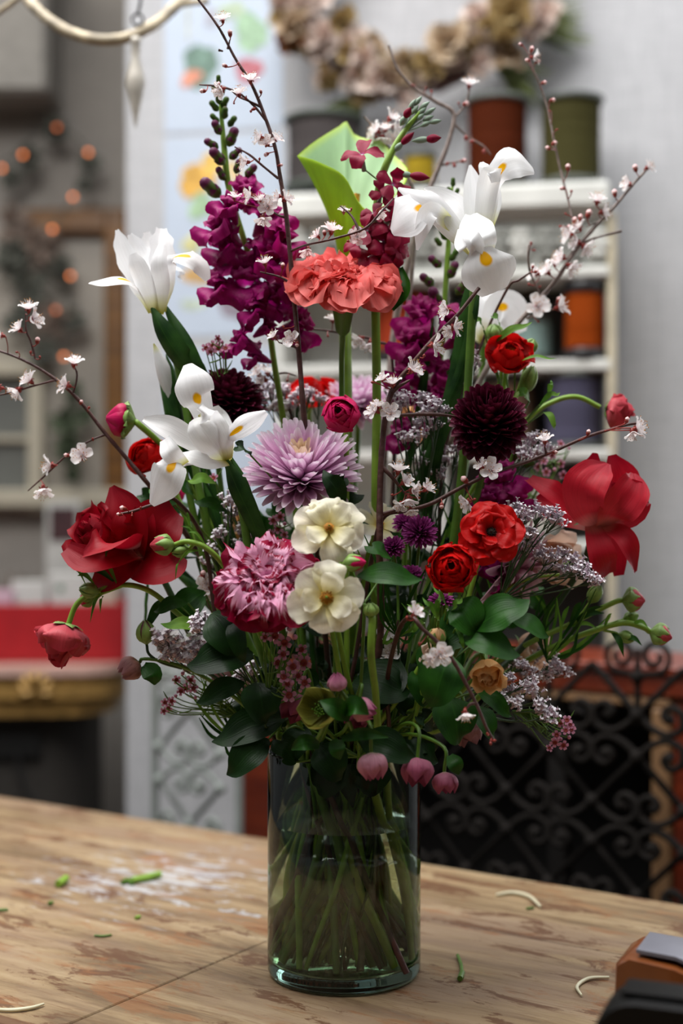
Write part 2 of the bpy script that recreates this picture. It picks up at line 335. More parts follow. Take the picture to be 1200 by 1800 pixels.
def wood(name, c1, c2, rot=0.0, sc_=(3, 40, 40), rough=.45, coat=.1):
    m, nt, N, L, b = new_mat(name)
    tc = N.new('ShaderNodeTexCoord'); mp = N.new('ShaderNodeMapping'); mp.inputs['Scale'].default_value = sc_; mp.inputs['Rotation'].default_value = (0, 0, rot)
    L.new(tc.outputs['Object'], mp.inputs[0]); nz = N.new('ShaderNodeTexNoise'); nz.inputs['Scale'].default_value = 1; nz.inputs['Detail'].default_value = 5
    L.new(mp.outputs[0], nz.inputs['Vector']); r = ramp(N, [(.3, c1), (.7, c2)]); L.new(nz.outputs[0], r.inputs[0]); L.new(r.outputs[0], b.inputs['Base Color'])
    b.inputs['Roughness'].default_value = rough; b.inputs['Coat Weight'].default_value = coat; return m
FLOOR = -0.76
mb = MB(); box(mb, (-5, -3, FLOOR-.1), (5, 4.2, FLOOR)); o = obj('floor', mb, M_floor, smooth=False); tag(o, kind='structure')
WL = PF(3.1, .2)
mb = MB(); a0, _ = WL.hit(222, 900, 0); box(mb, (a0, 0, FLOOR), (2.6, .14, 2.9), WL.M); o = obj('wall_back', mb, M_wall, smooth=False); tag(o, kind='structure')
LR = PF(4.3, 0.0)
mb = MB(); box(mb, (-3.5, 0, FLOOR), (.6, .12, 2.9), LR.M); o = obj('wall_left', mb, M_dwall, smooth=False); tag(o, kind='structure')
M_front = simple('shop_wall_dark', '#5c554c', .9)
mb = MB(); box(mb, (-3.6, -3.1, FLOOR), (3.6, -3.0, 2.9)); o = obj('wall_front', mb, M_front, smooth=False); tag(o, kind='structure')
mb = MB(); box(mb, (3.5, -3.0, FLOOR), (3.6, 1.3, 2.9)); o = obj('wall_right', mb, M_front, smooth=False); tag(o, kind='structure')
# ---- worktable
TU, TV = V((.832, -.5547, 0)), V((.5547, .832, 0)); TM = Matrix((TU, TV, V((0, 0, 1)))).transposed().to_4x4()
def table_mat():
    m, nt, N, L, b = new_mat('worn_plank')
    tc = N.new('ShaderNodeTexCoord'); mr = N.new('ShaderNodeMapping'); mr.inputs['Rotation'].default_value = (0, 0, math.radians(33.7)); L.new(tc.outputs['Object'], mr.inputs[0])
    def nz(sx, sy, det=5, rough=.6, off=0):
        mp = N.new('ShaderNodeMapping'); mp.inputs['Scale'].default_value = (sx, sy, 4); mp.inputs['Location'].default_value = (off, off*1.7, 0); L.new(mr.outputs[0], mp.inputs[0])
        n = N.new('ShaderNodeTexNoise'); n.inputs['Scale'].default_value = 1; n.inputs['Detail'].default_value = det; n.inputs['Roughness'].default_value = rough
        n.inputs['Distortion'].default_value = .6; L.new(mp.outputs[0], n.inputs['Vector']); return n.outputs[0]
    def mix(fac, a, bcol):
        x = N.new('ShaderNodeMix'); x.data_type = 'RGBA'; L.new(fac, x.inputs[0]); L.new(a, x.inputs[6])
        if isinstance(bcol, str): x.inputs[7].default_value = rgb(bcol)
        else: L.new(bcol, x.inputs[7])
        return x.outputs[2]
    base = ramp(N, [(.30, '#4e3b2a'), (.42, '#766045'), (.54, '#937c5c'), (.70, '#ab9778')]); L.new(nz(3.2, 26, 7, .65), base.inputs[0]); c = base.outputs[0]
    pale = ramp(N, [(.48, (0, 0, 0)), (.62, (.65,)*3)]); L.new(nz(3, 7, 5, .6, 3), pale.inputs[0]); c = mix(pale.outputs[0], c, '#8c7460')
    fine = ramp(N, [(.56, (0, 0, 0)), (.66, (.7,)*3)]); L.new(nz(16, 150, 4, .7, 9), fine.inputs[0]); c = mix(fine.outputs[0], c, '#6a4a2e')
    st = ramp(N, [(.55, (0, 0, 0)), (.575, (.85,)*3)]); L.new(nz(8, 24, 9, .74, 5), st.inputs[0]); c = mix(st.outputs[0], c, '#5c3a22')
    og = ramp(N, [(.55, (0, 0, 0)), (.61, (.55,)*3)]); L.new(nz(6, 16, 9, .74, 14), og.inputs[0]); c = mix(og.outputs[0], c, '#8a5830')
    # old white paint, only where the photograph has it
    ds = N.new('ShaderNodeVectorMath'); ds.operation = 'DISTANCE'; ds.inputs[1].default_value = (PAINT.x, PAINT.y, 0.76); L.new(tc.outputs['Object'], ds.inputs[0])
    dr = ramp(N, [(.02, (1, 1, 1)), (.30, (0, 0, 0))]); L.new(ds.outputs['Value'], dr.inputs[0])
    pn = N.new('ShaderNodeMath'); pn.operation = 'MULTIPLY_ADD'; pn.inputs[1].default_value = .25; L.new(dr.outputs[0], pn.inputs[0]); L.new(nz(22, 60, 7, .7, 20), pn.inputs[2])
    pr = ramp(N, [(.70, (0, 0, 0)), (.78, (.75,)*3)]); L.new(pn.outputs[0], pr.inputs[0]); c = mix(pr.outputs[0], c, '#b4b6ba')
    L.new(c, b.inputs['Base Color']); b.inputs['Roughness'].default_value = .55; b.inputs['Specular IOR Level'].default_value = .35
    bp = N.new('ShaderNodeBump'); bp.inputs['Strength'].default_value = .5; bp.inputs['Distance'].default_value = .002; L.new(nz(14, 90, 4, .7, 2), bp.inputs['Height']); L.new(bp.outputs[0], b.inputs['Normal'])
    return m
PAINT = at(275, 1545, .356)
MTB = table_mat()
tb = thing('worktable', (0, 0, FLOOR), 'long worn wooden plank worktable with stains and old white paint under the vase', 'table')
U0, U1 = -1.5, 1.3
def board(u0, v0, u1, v1):
    m = MB(); box(m, (u0, v0, -.04), (u1, v1, 0), TM, bev=.0012); obj('board', m, MTB, tb, False)
board(U0, .2055, U1, .4185)
board(U0, -.284, -.1235, .2035); board(-.1215, -.284, U1, .2035)
board(U0, -.56, U1, -.286)
m = MB()
for v0 in (-.52, .36): box(m, (U0+.05, v0, -.14), (U1-.05, v0+.03, -.041), TM)
obj('apron', m, MTB, tb, False)
for u, v in ((U0+.08, .3), (U1-.14, .3), (U0+.08, -.5), (U1-.14, -.5)):
    m = MB(); box(m, (u, v, FLOOR), (u+.07, v+.055, -.041), TM, bev=.004); obj('leg', m, MTB, tb, False)
# clippings on the table
M_curl = simple('pale_shaving', '#d8d2b4', .5)
def onT(px, py, lift=.002):
    D = EYE*FPX/(py-900); return V(((px-600)/FPX*D, D+CAMY, lift))
def curl(pts, r, label):
    m = MB(); tube(m, [onT(x, y, .0005+r*1.0) for x, y in pts], [r*.7, r, r, r*.6], 6); tag(obj('stem_peel', m, M_curl), label, 'plant clipping')
curl([(872, 1577), (900, 1573), (930, 1580), (950, 1598)], .0022, 'pale curved stem peeling on the back board right of the vase')
curl([(1070, 1722), (1035, 1724), (1014, 1738), (1022, 1754)], .0018, 'pale hooked stem peeling beside the black case')
curl([(-20, 1778), (20, 1780), (55, 1776), (77, 1769)], .0018, 'pale curved stem peeling at the near left of the table')
def clip_(pts, r, label, mat='stem_l', name='stem_clipping'):
    m = MB(); tube(m, [onT(x, y, r+.0004) for x, y in pts], [r, r*1.05, r], 8); tag(obj(name, m, MT[mat]), label, 'plant clipping')
clip_([(232, 1554), (258, 1549), (281, 1543)], .0042, 'longer cut green stem lying on the white paint')
clip_([(102, 1561), (110, 1556), (116, 1551)], .0045, 'short stubby green stem end left of the white paint')
clip_([(166, 1647), (182, 1648), (196, 1646)], .0012, 'thin dark green sliver on the plank left of the vase', 'stem')
clip_([(804, 1683), (810, 1700), (812, 1722)], .0018, 'thin green sliver right of the vase base', 'stem')
clip_([(925, 1600), (938, 1598)], .0014, 'tiny green scrap beside the curved peeling', 'stem')
clip_([(238, 1617), (246, 1615)], .002, 'small green scrap between the white paint and the board joint')
clip_([(86, 1592), (92, 1590)], .0022, 'small dark green crumb on the left of the table', 'stem')
clip_([(-4, 1603), (14, 1602)], .0016, 'green scrap at the left edge of the picture', 'stem')
clip_([(215, 1556), (224, 1552), (233, 1557)], .003, 'chopped green bit touching the longer cut stem', 'stem')
clip_([(812, 1715), (808, 1726)], .0028, 'small leaf scrap at the foot of the sliver right of the vase', 'stem')
# ---- foreground: black case and amber wooden piece
def prism(mb, pts, o0, o1, M, bev=0.0):
    n = len(pts); c = sum((V((x, 0, z)) for x, z in pts), V())/n
    rows = []
    for o_, k in ((o0, 1-bev), (o0+(o1-o0)*.08, 1), (o1-(o1-o0)*.08, 1), (o1, 1-bev)):
        rows.append([M @ V((c.x+(x-c.x)*k, o_, c.z+(z-c.z)*k)) for x, z in pts])
    grid(mb, rows, closeu=True); mb.add(rows[0]+rows[-1], [tuple(range(n)), tuple(range(2*n-1, n-1, -1))])
def rounded(x0, z0, x1, z1, r, n=6):
    P = []
    for cx, cz, a in ((x1-r, z1-r, 0), (x0+r, z1-r, 90), (x0+r, z0+r, 180), (x1-r, z0+r, 270)):
        for k in range(n+1): t = math.radians(a+90*k/n); P.append((cx+r*math.cos(t), cz+r*math.sin(t)))
    return P
M_blk = simple('black_plastic', '#020202', .5, spec=.2); M_amb = wood('amber_wood', '#5a2c0c', '#7a4014', .3, (20, 30, 8), .4, .3)
M_alu = simple('grey_tape', '#6c6c76', .35, .1)
bp = at(1135, 1900, -.42); k0 = math.radians(-21)
FM = Matrix.Translation((bp.x, bp.y, 0)) @ Matrix.Rotation(k0, 4, 'Z')
cs = thing('black_case', (bp.x, bp.y, 0), 'black rounded plastic case standing out of focus at the near right corner', 'case')
m = MB(); prism(m, rounded(-.038, .0, .16, .113, .030), 0, .055, FM, .02); obj('shell', m, M_blk, cs)
m = MB(); prism(m, rounded(-.02, .1135, .15, .1165, .0014, 2), .012, .043, FM, .01); obj('lid', m, M_blk, cs)
bp = at(1140, 1900, -.25); FM = Matrix.Translation((bp.x, bp.y, 0)) @ Matrix.Rotation(math.radians(-24), 4, 'Z')
dsn = thing('tape_dispenser', (bp.x, bp.y, 0), 'amber brown wooden tape dispenser with a grey strip over its top behind the black case', 'dispenser')
m = MB(); pr_ = [(-.032, 0), (.11, 0), (.11, .045), (.06, .072), (.02, .086), (-.018, .090), (-.028, .083)]; prism(m, pr_, 0, .07, FM, .03); obj('body', m, M_amb, dsn)
m = MB(); rows = [[FM @ V((x, y, z)) for y in (.008, .062)] for x, z in ((-.012, .0925), (.02, .0905), (.055, .079), (.075, .066))]
rows2 = [[p+V((0, 0, .003)) for p in r] for r in rows]; grid(m, rows2); grid(m, [r[::-1] for r in rows]); grid(m, [[a[0], b[0]] for a, b in zip(rows, rows2)]); grid(m, [[b[1], a[1]] for a, b in zip(rows, rows2)])
obj('tape_strip', m, M_alu, dsn)
# ---- iron fireplace screens and the wooden surround
GR = PF(2.35, .685)
M_iron = simple('dark_iron', '#1d1a18', .8, 0, spec=.12); M_pale = simple('pale_iron', '#8a908c', .6, .0)  # left panel gets a paler grey iron than the right one
def scroll(mb, c, sx, sz, r=.0056):
    """one C scroll of a motif: leaves the boss, sweeps round and curls"""
    P = []
    for x, z in ((0, .030), (.022, .012), (.045, .004), (.066, .014), (.066, .036), (.050, .044), (.040, .034), (.046, .026), (.052, .030)):
        P.append(GR.M @ V((c[0]+sx*x, 0, c[1]+sz*z)))
    tube(mb, P, [r, r, r, r, r, r, r, r*1.3, r*1.5], 6, 34)
def ell2(mb, p, r):
    lathe(mb, Matrix.Translation(p), [(max(r*math.sin(math.pi*k/5), 1e-5), -r*math.cos(math.pi*k/5)) for k in range(6)], 8, cap=False)
def grille(px0, px1, mat, label, top, crest=True):
    s0, _ = GR.hit(px0, 1400); s1, _ = GR.hit(px1, 1400); sm, zm = GR.hit(1041, 1442)
    g = thing('iron_screen', GR.M @ V(((s0+s1)/2, 0, FLOOR)), label, 'screen'); pit, vp = .141, .131
    m = MB()
    for s in (s0, s1): tube(m, [GR.M @ V((s, 0, FLOOR)), GR.M @ V((s, 0, top))], .008, 6, 2)
    tube(m, [GR.M @ V((s0, 0, top)), GR.M @ V((s1, 0, top))], .007, 6, 2) if not crest else None
    obj('frame', m, mat, g)
    for row in range(-4, 3):
        zc = zm+row*vp
        if zc+.03 > top-.01 and crest or zc > top: continue
        sh = 0 if row % 2 == 0 else pit/2; k = math.floor((s0-sm-sh)/pit)
        m = MB(); any_ = False
        while sm+sh+k*pit < s1+.01:
            s = sm+sh+k*pit; k += 1
            if s < s0-.01: continue
            any_ = True
            for sx in (-1, 1):
                if not s0-.005 < s+sx*.06 < s1+.005: continue
                for sz in (-1, 1): scroll(m, (s, zc), sx, sz)
            for sx in (-1, 1):
                for sz in (-1, 1):
                    e = s+sx*pit/2
                    if s0-.004 <= e <= s1+.004: tube(m, [GR.M @ V((s, .0, zc+sz*.030)), GR.M @ V((e, .0, zc+sz*(vp-.03)))], .0052, 6, 2)
            for sz in (-1, 1): ell2(m, GR.M @ V((s, -.002, zc+sz*.030)), .011)
        if any_: obj('scroll_row', m, mat, g)
    if crest:
        k = 0
        _, zc = GR.hit(1108, 1152); k = math.floor((s0-sm)/pit)
        while sm+pit*(k+.5) < s1:
            s = sm+pit*(k+.5); k += 1; m = MB()
            if s < s0: continue
            for sx in (-1, 1):
                P = [GR.M @ V((s, 0, zc-.06)), GR.M @ V((s+sx*.004, 0, zc-.03))]
                for q in range(12):
                    a = math.radians(250-q*42)*1.0; rr = .0245*(1-q/16)
                    P.append(GR.M @ V((s+sx*(.026+rr*math.cos(a)*-1), 0, zc+.0+rr*math.sin(a))))
                tube(m, P, .0045, 6, 44)
            ell2(m, GR.M @ V((s, -.001, zc-.03)), .011); tube(m, [GR.M @ V((s, 0, zc-.10)), GR.M @ V((s, 0, zc+.01))], .005, 6, 2)
            obj('finial', m, mat, g)
    return g
_, ztop = GR.hit(1090, 1200)
grille(492, 1330, M_iron, 'dark wrought iron screen with scrolls before the fireplace', ztop)
_, ztl = GR.hit(330, 1190)
grille(272, 420, M_pale, 'pale grey iron scroll panel against the white wall', ztl, False)
FP = PF(2.52, .685)
M_mah = wood('mahogany', '#5a1c0c', '#7e3016', .6, (6, 6, 60), .35, .3); M_tan = simple('tan_moulding', '#8c6a4a', .5); M_in = simple('firebox_black', '#0c0908', .9)  # firebox interior is one near-black colour
fp = thing('fireplace_surround', FP.M @ V((.1, 0, FLOOR)), 'red brown wooden fireplace surround with tan inner moulding behind the iron screen', 'fireplace')
sL, _ = FP.hit(424, 1400); sL2, _ = FP.hit(478, 1400); sR, _ = FP.hit(1181, 1400); sR2 = sR+.16; sT, _ = FP.hit(1147, 1400)
_, zt = FP.hit(1100, 1168); _, zt2 = FP.hit(1100, 1222); _, zt3 = FP.hit(1100, 1240)
m = MB(); box(m, (sL, 0, FLOOR), (sL2, .05, zt2), FP.M, bev=.004); obj('post', m, M_mah, fp, False)
m = MB(); box(m, (sR, 0, FLOOR), (sR2, .05, zt2), FP.M, bev=.004); obj('post', m, M_mah, fp, False)
m = MB(); box(m, (sL-.0, -.012, zt2), (sR2+.03, .2, zt), FP.M, bev=.006); box(m, (sL, -.02, zt-.012), (sR2+.03, .2, zt+.003), FP.M, bev=.003); obj('mantel', m, M_mah, fp, False)
m = MB(); box(m, (sT, -.008, FLOOR), (sR, .03, zt3), FP.M, bev=.004); box(m, (sL2, -.008, zt3), (sR, .03, zt2), FP.M, bev=.004); obj('moulding', m, M_tan, fp, False)
m = MB(); box(m, (sL2, .24, FLOOR), (sT, .25, zt3), FP.M); box(m, (sL2, .05, FLOOR), (sL2+.01, .24, zt3), FP.M); box(m, (sT-.01, .05, FLOOR), (sT, .24, zt3), FP.M); box(m, (sL2, .05, zt3-.01), (sT, .24, zt3), FP.M)
obj('firebox', m, M_in, fp, False)
s_, _ = FP.hit(968, 1400); m = MB(); box(m, (s_-.016, .02, FLOOR), (s_+.016, .05, zt3), FP.M, bev=.003); obj('centre_stile', m, simple('black_iron', '#15110f', .6), fp, False)
# ---- shelf cabinet with spools
SH = PF(2.85, .2)
M_wht = simple('distressed_white', '#c9c9c4', .5, var=.12, scale=14); M_frz = simple('grey_carving', '#8e8f8a', .6, var=.3, scale=60, bump=.5); M_shin = simple('shelf_inside', '#4e4c4a', .8)
M_strip = simple('cream_strip', '#b5ab94', .6)
cb = thing('shelf_cabinet', SH.M @ V((.1, 0, FLOOR)), 'distressed white carved shelf unit full of ribbon spools against the grey wall', 'shelf')
m = MB(); SH.box(m, 478, 326, 1072, 372, -.24, .035, .008, ref=820); obj('ledge', m, M_wht, cb, False)
m = MB(); SH.box(m, 478, 372, 1078, 390, -.2, .012, .004, ref=820); obj('cornice', m, M_wht, cb, False)
m = MB(); SH.box(m, 490, 388, 1066, 476, -.04, 0, .002, ref=820); obj('frieze', m, M_frz, cb, False)
m = MB(); SH.box(m, 486, 474, 1070, 494, -.2, .015, .005, ref=820); obj('cornice', m, M_wht, cb, False)
for i, x in enumerate(range(520, 1050, 44)):
    m = MB()
    for j in range(6):
        a = j*math.pi/3; c = SH.pt(x+13*math.cos(a), 428+math.sin(a)*20, .004); ell2(m, c, .011)
    ell2(m, SH.pt(x, 428, .006), .012); obj('rosette', m, M_frz if i % 3 else M_wht, cb)
for y in (636, 790, 950):
    m = MB(); SH.box(m, 486, y, 1072, y+19, -.2, .01, .003, ref=820); obj('shelf', m, M_wht, cb, False)
m = MB(); SH.box(m, 1066, 372, 1082, 1300, -.22, .006, .002); obj('side_panel', m, M_strip, cb, False)
m = MB(); SH.box(m, 482, 372, 496, 1300, -.22, .006, .002); obj('side_panel', m, M_wht, cb, False)
m = MB(); SH.box(m, 505, 494, 760, 1300, -.20, -.17); obj('back_panel', m, M_wht, cb, False)
m = MB(); SH.box(m, 780, 476, 1060, 1300, -.20, -.17); obj('back_panel', m, M_shin, cb, False)
m = MB(); SH.box(m, 770, 494, 782, 1300, -.2, 0); obj('divider', m, M_wht, cb, False)
def cord_mat(name, c1, c2):
    m, nt, N, L, b = new_mat(name); tc = N.new('ShaderNodeTexCoord'); w = N.new('ShaderNodeTexWave'); w.bands_direction = 'Z'; w.inputs['Scale'].default_value = 60; w.inputs['Distortion'].default_value = 1.5
    L.new(tc.outputs['Object'], w.inputs['Vector']); r = ramp(N, [(.1, c1), (.8, c2)]); L.new(w.outputs[0], r.inputs[0]); L.new(r.outputs[0], b.inputs['Base Color']); b.inputs['Roughness'].default_value = .8; b.inputs['Specular IOR Level'].default_value = .1; return m
M_fl = simple('spool_grey', '#4c504b', .5)
def spool(x0, x1, y0, y1, c1, c2, label, off=-.09, fl=M_fl, flh=.010):
    s0, zt_ = SH.hit(x0, y0, off+.0); s1, zb = SH.hit(x1, y1, off); s0, _ = SH.hit(x0, y0, off); R = (s1-s0)/2
    c = SH.M @ V(((s0+s1)/2, -off+0.0, zb)); h = zt_-zb
    t = thing('ribbon_spool', c, label, 'spool', 'spools on the white shelf unit'); Mx = Matrix.Translation(c)
    for z in (0, h-flh): m = MB(); lathe(m, Mx @ Matrix.Translation((0, 0, z)), [(R*.97, 0), (R, .002), (R, flh-.002), (R*.97, flh)], 28); obj('flange', m, fl, t)
    m = MB(); n = 22; pr_ = []
    for i in range(n+1): z = flh+.001+(h-2*flh-.002)*i/n; pr_ += [(R*.86, z), (R*.875+.002*rnd.random(), z+(h-2*flh)/n*.4)] if i < n else [(R*.86, z)]
    lathe(m, Mx, pr_, 28); obj('wound_cord', m, cord_mat('cord_'+c1[1:], c1, c2), t)
spool(945, 1062, 178, 326, '#2c2a14', '#4a4626', 'olive green cord spool at the right end of the top ledge')
spool(815, 932, 180, 326, '#2e0e02', '#582208', 'brown cord spool on the top ledge left of the olive one')
spool(500, 638, 213, 332, '#3c3838', '#585252', 'wide charcoal spool at the left end of the top ledge', fl=simple('spool_dark', '#3c443c', .5))
spool(708, 768, 272, 330, '#8a7418', '#b0962c', 'small yellow spool on the top ledge behind the dark stock buds', -.05)
spool(646, 706, 240, 331, '#6a6c6c', '#8c9090', 'slim grey spool on the top ledge beside the yellow one', -.14)
spool(988, 1068, 498, 634, '#742c06', '#a0450a', 'bright orange spool standing below the carved frieze', -.03, simple('spool_black', '#1c1a1c', .4), .022)
spool(655, 765, 502, 634, '#8a2c18', '#b04628', 'red orange spool behind the thick green stems', -.1, simple('spool_black2', '#221c1c', .4), .02)
spool(895, 975, 560, 634, '#7c9894', '#a0b8b4', 'pale green spool left of the bright orange one', -.1)
spool(955, 1064, 658, 788, '#3c3a4c', '#5c5a70', 'slate purple spool on the middle shelf at the right', -.05)
spool(840, 945, 668, 788, '#5a4636', '#7c6450', 'tan brown spool on the middle shelf behind the dark mum', -.07)
spool(790, 862, 536, 634, '#241c1c', '#3a3030', 'black spool next to the divider below the frieze', -.08)
spool(690, 762, 690, 788, '#b07048', '#cf9468', 'peach orange spool on the middle shelf left of the divider', -.1)
spool(880, 990, 830, 946, '#b8b4ac', '#d2cec8', 'white spool on the bottom shelf behind the red rose', -.08)
# ---- posters
M_pap = simple('poster_paper', '#b7c2d2', .6, var=.02)
def fruit(t, c, rx, ry, mats, rot=0.0, off=.0035, pil=0):
    m = MB(); cc = WL.pt(*c, off); vs = [cc]; s = 3.05/FPX; n = 22
    for i in range(n):
        a = 2*math.pi*i/n; k = 1+.12*math.sin(3*a+rx)+.08*math.sin(7*a+ry)
        x, z = rx*s*k*math.cos(a), ry*s*k*math.sin(a); vs.append(cc+WL.S*(x*math.cos(rot)-z*math.sin(rot))+V((0, 0, 1))*(x*math.sin(rot)+z*math.cos(rot)))
    vs += [v-WL.T*.0009 for v in vs[1:]]
    m.add(vs, [(0, i, i % n+1) for i in range(1, n+1)]+[(i, i % n+1, n+i % n+1, n+i) for i in range(1, n+1)])
    obj('printed_fruit', m, mats, t, False)
def poster(y0, y1, label, fr):
    s0, z0 = WL.hit(289, y1); t = thing('botanical_poster', WL.M @ V((s0+.13, 0, z0)), label, 'poster')
    m = MB(); WL.box(m, 289, y0, 497, y1, .0003, .002, ref=395); obj('sheet', m, M_pap, t, False)
    for q, (c, rx, ry, col, rot, off) in enumerate(fr): fruit(t, c, rx, ry, simple('ink_%s_%d' % (col[1:], q), col, .7, var=.35, scale=60), rot, off)
poster(-60, 228, 'upper pale poster with green gourd, orange slice and red fruit', [((352, 115), 32, 40, '#6a8478', 0, .003), ((440, 55), 28, 40, '#9ab89a', .4, .003), ((400, 20), 36, 14, '#a9b8a0', .2, .0031), ((336, 137), 22, 13, '#cf8a72', .5, .0035), ((437, 123), 26, 22, '#b46a74', 0, .003), ((372, 30), 14, 18, '#a8a8b4', 0, .0033), ((330, 30), 4, 50, '#b4b8b0', 0, .003)])
poster(236, 590, 'lower pale poster with yellow gourds, leaf and small brown fruit', [((345, 318), 34, 30, '#cfa04a', .2, .003), ((372, 290), 20, 22, '#dcb45c', 0, .0034), ((352, 362), 20, 26, '#9cb894', -.5, .0031), ((336, 430), 17, 17, '#c9c48e', 0, .003), ((345, 485), 28, 15, '#c09a62', -.2, .003), ((410, 300), 14, 22, '#d8c090', .3, .003), ((340, 535), 26, 10, '#b8c4b4', 0, .003), ((425, 525), 42, 44, '#8d8490', .1, .003)])
poster(612, 900, 'added blank pale sheet for the white-lit wall below the two fruit posters', [])  # added sheet, its pale colour stands in for a lit stretch of wall
# ---- dried wreath on the wall
M_dr = [pmat('dried_a', [(0, '#6a4a30'), (.6, '#b89a78'), (1, '#d8c4ac')], .3, .7, .2), pmat('dried_b', [(0, '#7a5a3a'), (.5, '#a88a5a'), (1, '#c2aa78')], .3, .7, .2), pmat('dried_c', [(0, '#a07058'), (.5, '#d8b8a8'), (1, '#efe2da')], .2, .7, .2), pmat('dried_d', [(0, '#3a2418'), (.6, '#6a4028'), (1, '#8a5a3a')], .3, .7, .2)]
wc = WL.pt(728, -48, .07); wr = .238
wt = thing('dried_wreath', wc-V((0, 0, wr)), 'round wreath of dried hydrangea, pale blooms and grasses hanging on the grey wall', 'wreath')
m = MB(); tube(m, [wc+WL.S*(wr*math.cos(a))+V((0, 0, wr*math.sin(a))) for a in [2*math.pi*i/24 for i in range(25)]], .022, 8, 60, cap=False, wob=.2); obj('vine_ring', m, MT['bark'], wt)
for i in range(84):
    a = math.radians(135+i*4.0) if i < 68 else rnd.uniform(3.4, 6.2); rr = wr+rnd.uniform(-.055, .065); c = wc+WL.S*(rr*math.cos(a))+V((0, 0, rr*math.sin(a)))+WL.T*rnd.uniform(.02, .06)
    if c.z > 1.75: pass
    m = MB(); R = rnd.uniform(.032, .058); ax = (WL.T+V((rnd.uniform(-.7, .7), 0, rnd.uniform(-.7, .7)))).normalized(); Mx = frame(c, ax, rnd.random()*6)
    for q in range(20):
        th = rnd.uniform(.1, 1.5); L_ = R*rnd.uniform(.7, 1)
        radial(m, Mx, q*2.4, [(0, 0), (L_*.5*math.sin(th), L_*.6*math.cos(th)), (L_*math.sin(th), L_*math.cos(th))], [.004, R*.30, R*.22], .4, .3, 2, 0, 3, 4)
    obj('dried_bloom', m, rnd.choice(M_dr[:3]+[M_dr[i % 4]]), wt)
def grass(t, c, d, L_, n, mat, name='grass_tuft', spread=.5, w=.004):
    m = MB()
    for q in range(n):
        dd = (V(d)+V((rnd.uniform(-1, 1), rnd.uniform(-1, 1)*.5, rnd.uniform(-1, 1)))*spread).normalized(); l = L_*rnd.uniform(.6, 1)
        petal(m, [c, c+dd*l*.5+V((0, 0, .004)), c+dd*l-V((0, 0, .01))], [w*.6, w, .0004], (0, -1, .3), .2, nu=2, nv=6)
    return obj(name, m, mat, t)
M_gr = simple('dry_green', '#5a6430', .7, var=.4)
grass(wt, WL.pt(640, 165, .06), (-.6, 0, -.8), .16, 60, M_gr); grass(wt, WL.pt(600, 190, .06), (.2, 0, -1), .1, 40, M_gr); grass(wt, WL.pt(905, 60, .06), (1, 0, .35), .17, 60, M_gr); grass(wt, WL.pt(870, 120, .06), (1, 0, -.5), .12, 40, M_gr)
# ---- hanging ring with drop pendant
M_ant = simple('whitewashed_metal', '#a0937c', .5, .1, var=.5, scale=40)
Yr = .55
ring = thing('hanging_ring', at(190, 70, Yr), 'whitewashed curved metal ring hanging at the upper left', 'chandelier')
m = MB(); tube(m, [at(x, y, Yr+d) for x, y, d in ((20, -60, .05), (50, 0, 0), (100, 45, -.03), (160, 68, -.05), (215, 68, -.05), (262, 48, -.04), (300, 18, -.01), (335, -30, .03), (345, -160, .15), (190, -230, .25), (40, -160, .15), (20, -60, .05))], .0076, 10, 90, wob=.08); obj('ring', m, M_ant, ring)
m = MB(); tube(m, [at(x, y, Yr+d) for x, y, d in ((268, 46, -.04), (290, 26, -.02), (318, 8, 0), (365, 2, .02))], [.006, .005, .0045, .004], 8); obj('arm', m, M_ant, ring)
m = MB(); tube(m, [at(x, y, Yr+d) for x, y, d in ((-30, 40, .03), (0, 20, .02), (20, 6, .01), (44, -14, .0))], .004, 8); obj('arm', m, M_ant, ring)
pd = thing('drop_pendant', at(238, 228, .5), 'silvery wooden teardrop pendant hanging from the curved ring', 'pendant')
p0 = at(238, 228, .5); m = MB(); hh = S(162, .5)
lathe(m, Matrix.Translation(p0), [(1e-5, 0), (S(3, .5), hh*.08), (S(13, .5), hh*.38), (S(17, .5), hh*.50), (S(15.5, .5), hh*.58), (S(8, .5), hh*.76), (S(8, .5), hh*.93), (S(10, .5), hh*.95), (S(9, .5), hh), (1e-5, hh)], 16, cap=False); obj('drop', m, simple('silver_wood', '#b4aea4', .45, .05, var=.2), pd)
m = MB(); c = at(242, 35, .5); r_ = S(10, .5); tube(m, [c+V((r_*math.cos(a), 0, r_*math.sin(a))) for a in [2*math.pi*i/12 for i in range(13)]], .0018, 6, 36); tube(m, [at(241, 46, .5), at(241, 68, .5)], .0018, 6); tube(m, [at(242, 24, .5), at(246, 8, .5), at(250, -30, .5)], .002, 6); obj('hook', m, M_iron, pd)
# ---- left room
M_gilt = wood('brown_gilt', '#54340f', '#86591f', 0, (6, 6, 60), .4, .2); M_glass = simple('mirror_greige', '#a39c92', .35, .0, var=.08, scale=4); M_cream = simple('cream_paint', '#b5ae9c', .5, var=.05)
mf = thing('gilt_mirror', LR.M @ V((LR.hit(130, 880)[0], 0, LR.hit(130, 880)[1])), 'tall brown gilt framed mirror on the grey wall of the back room', 'mirror')
m = MB(); LR.box(m, 182, 366, 224, 900, 0, .06, .01); LR.box(m, 40, 366, 190, 410, 0, .055, .01); obj('frame', m, M_gilt, mf, False)
m = MB(); LR.box(m, -60, 408, 184, 900, 0, .01); obj('glass', m, M_glass, mf, False)
wn = thing('window_sash', LR.M @ V((LR.hit(20, 880)[0], -.05, LR.hit(20, 880)[1])), 'cream painted window frame with dark grey panes at the left edge', 'window')
m = MB(); LR.box(m, 48, 640, 74, 900, .02, .07, .004); LR.box(m, -80, 632, 74, 660, .02, .065, .004); LR.box(m, -80, 860, 230, 892, .02, .09, .006); LR.box(m, -80, 766, 50, 776, .02, .05, .002); obj('frame', m, M_cream, wn, False)
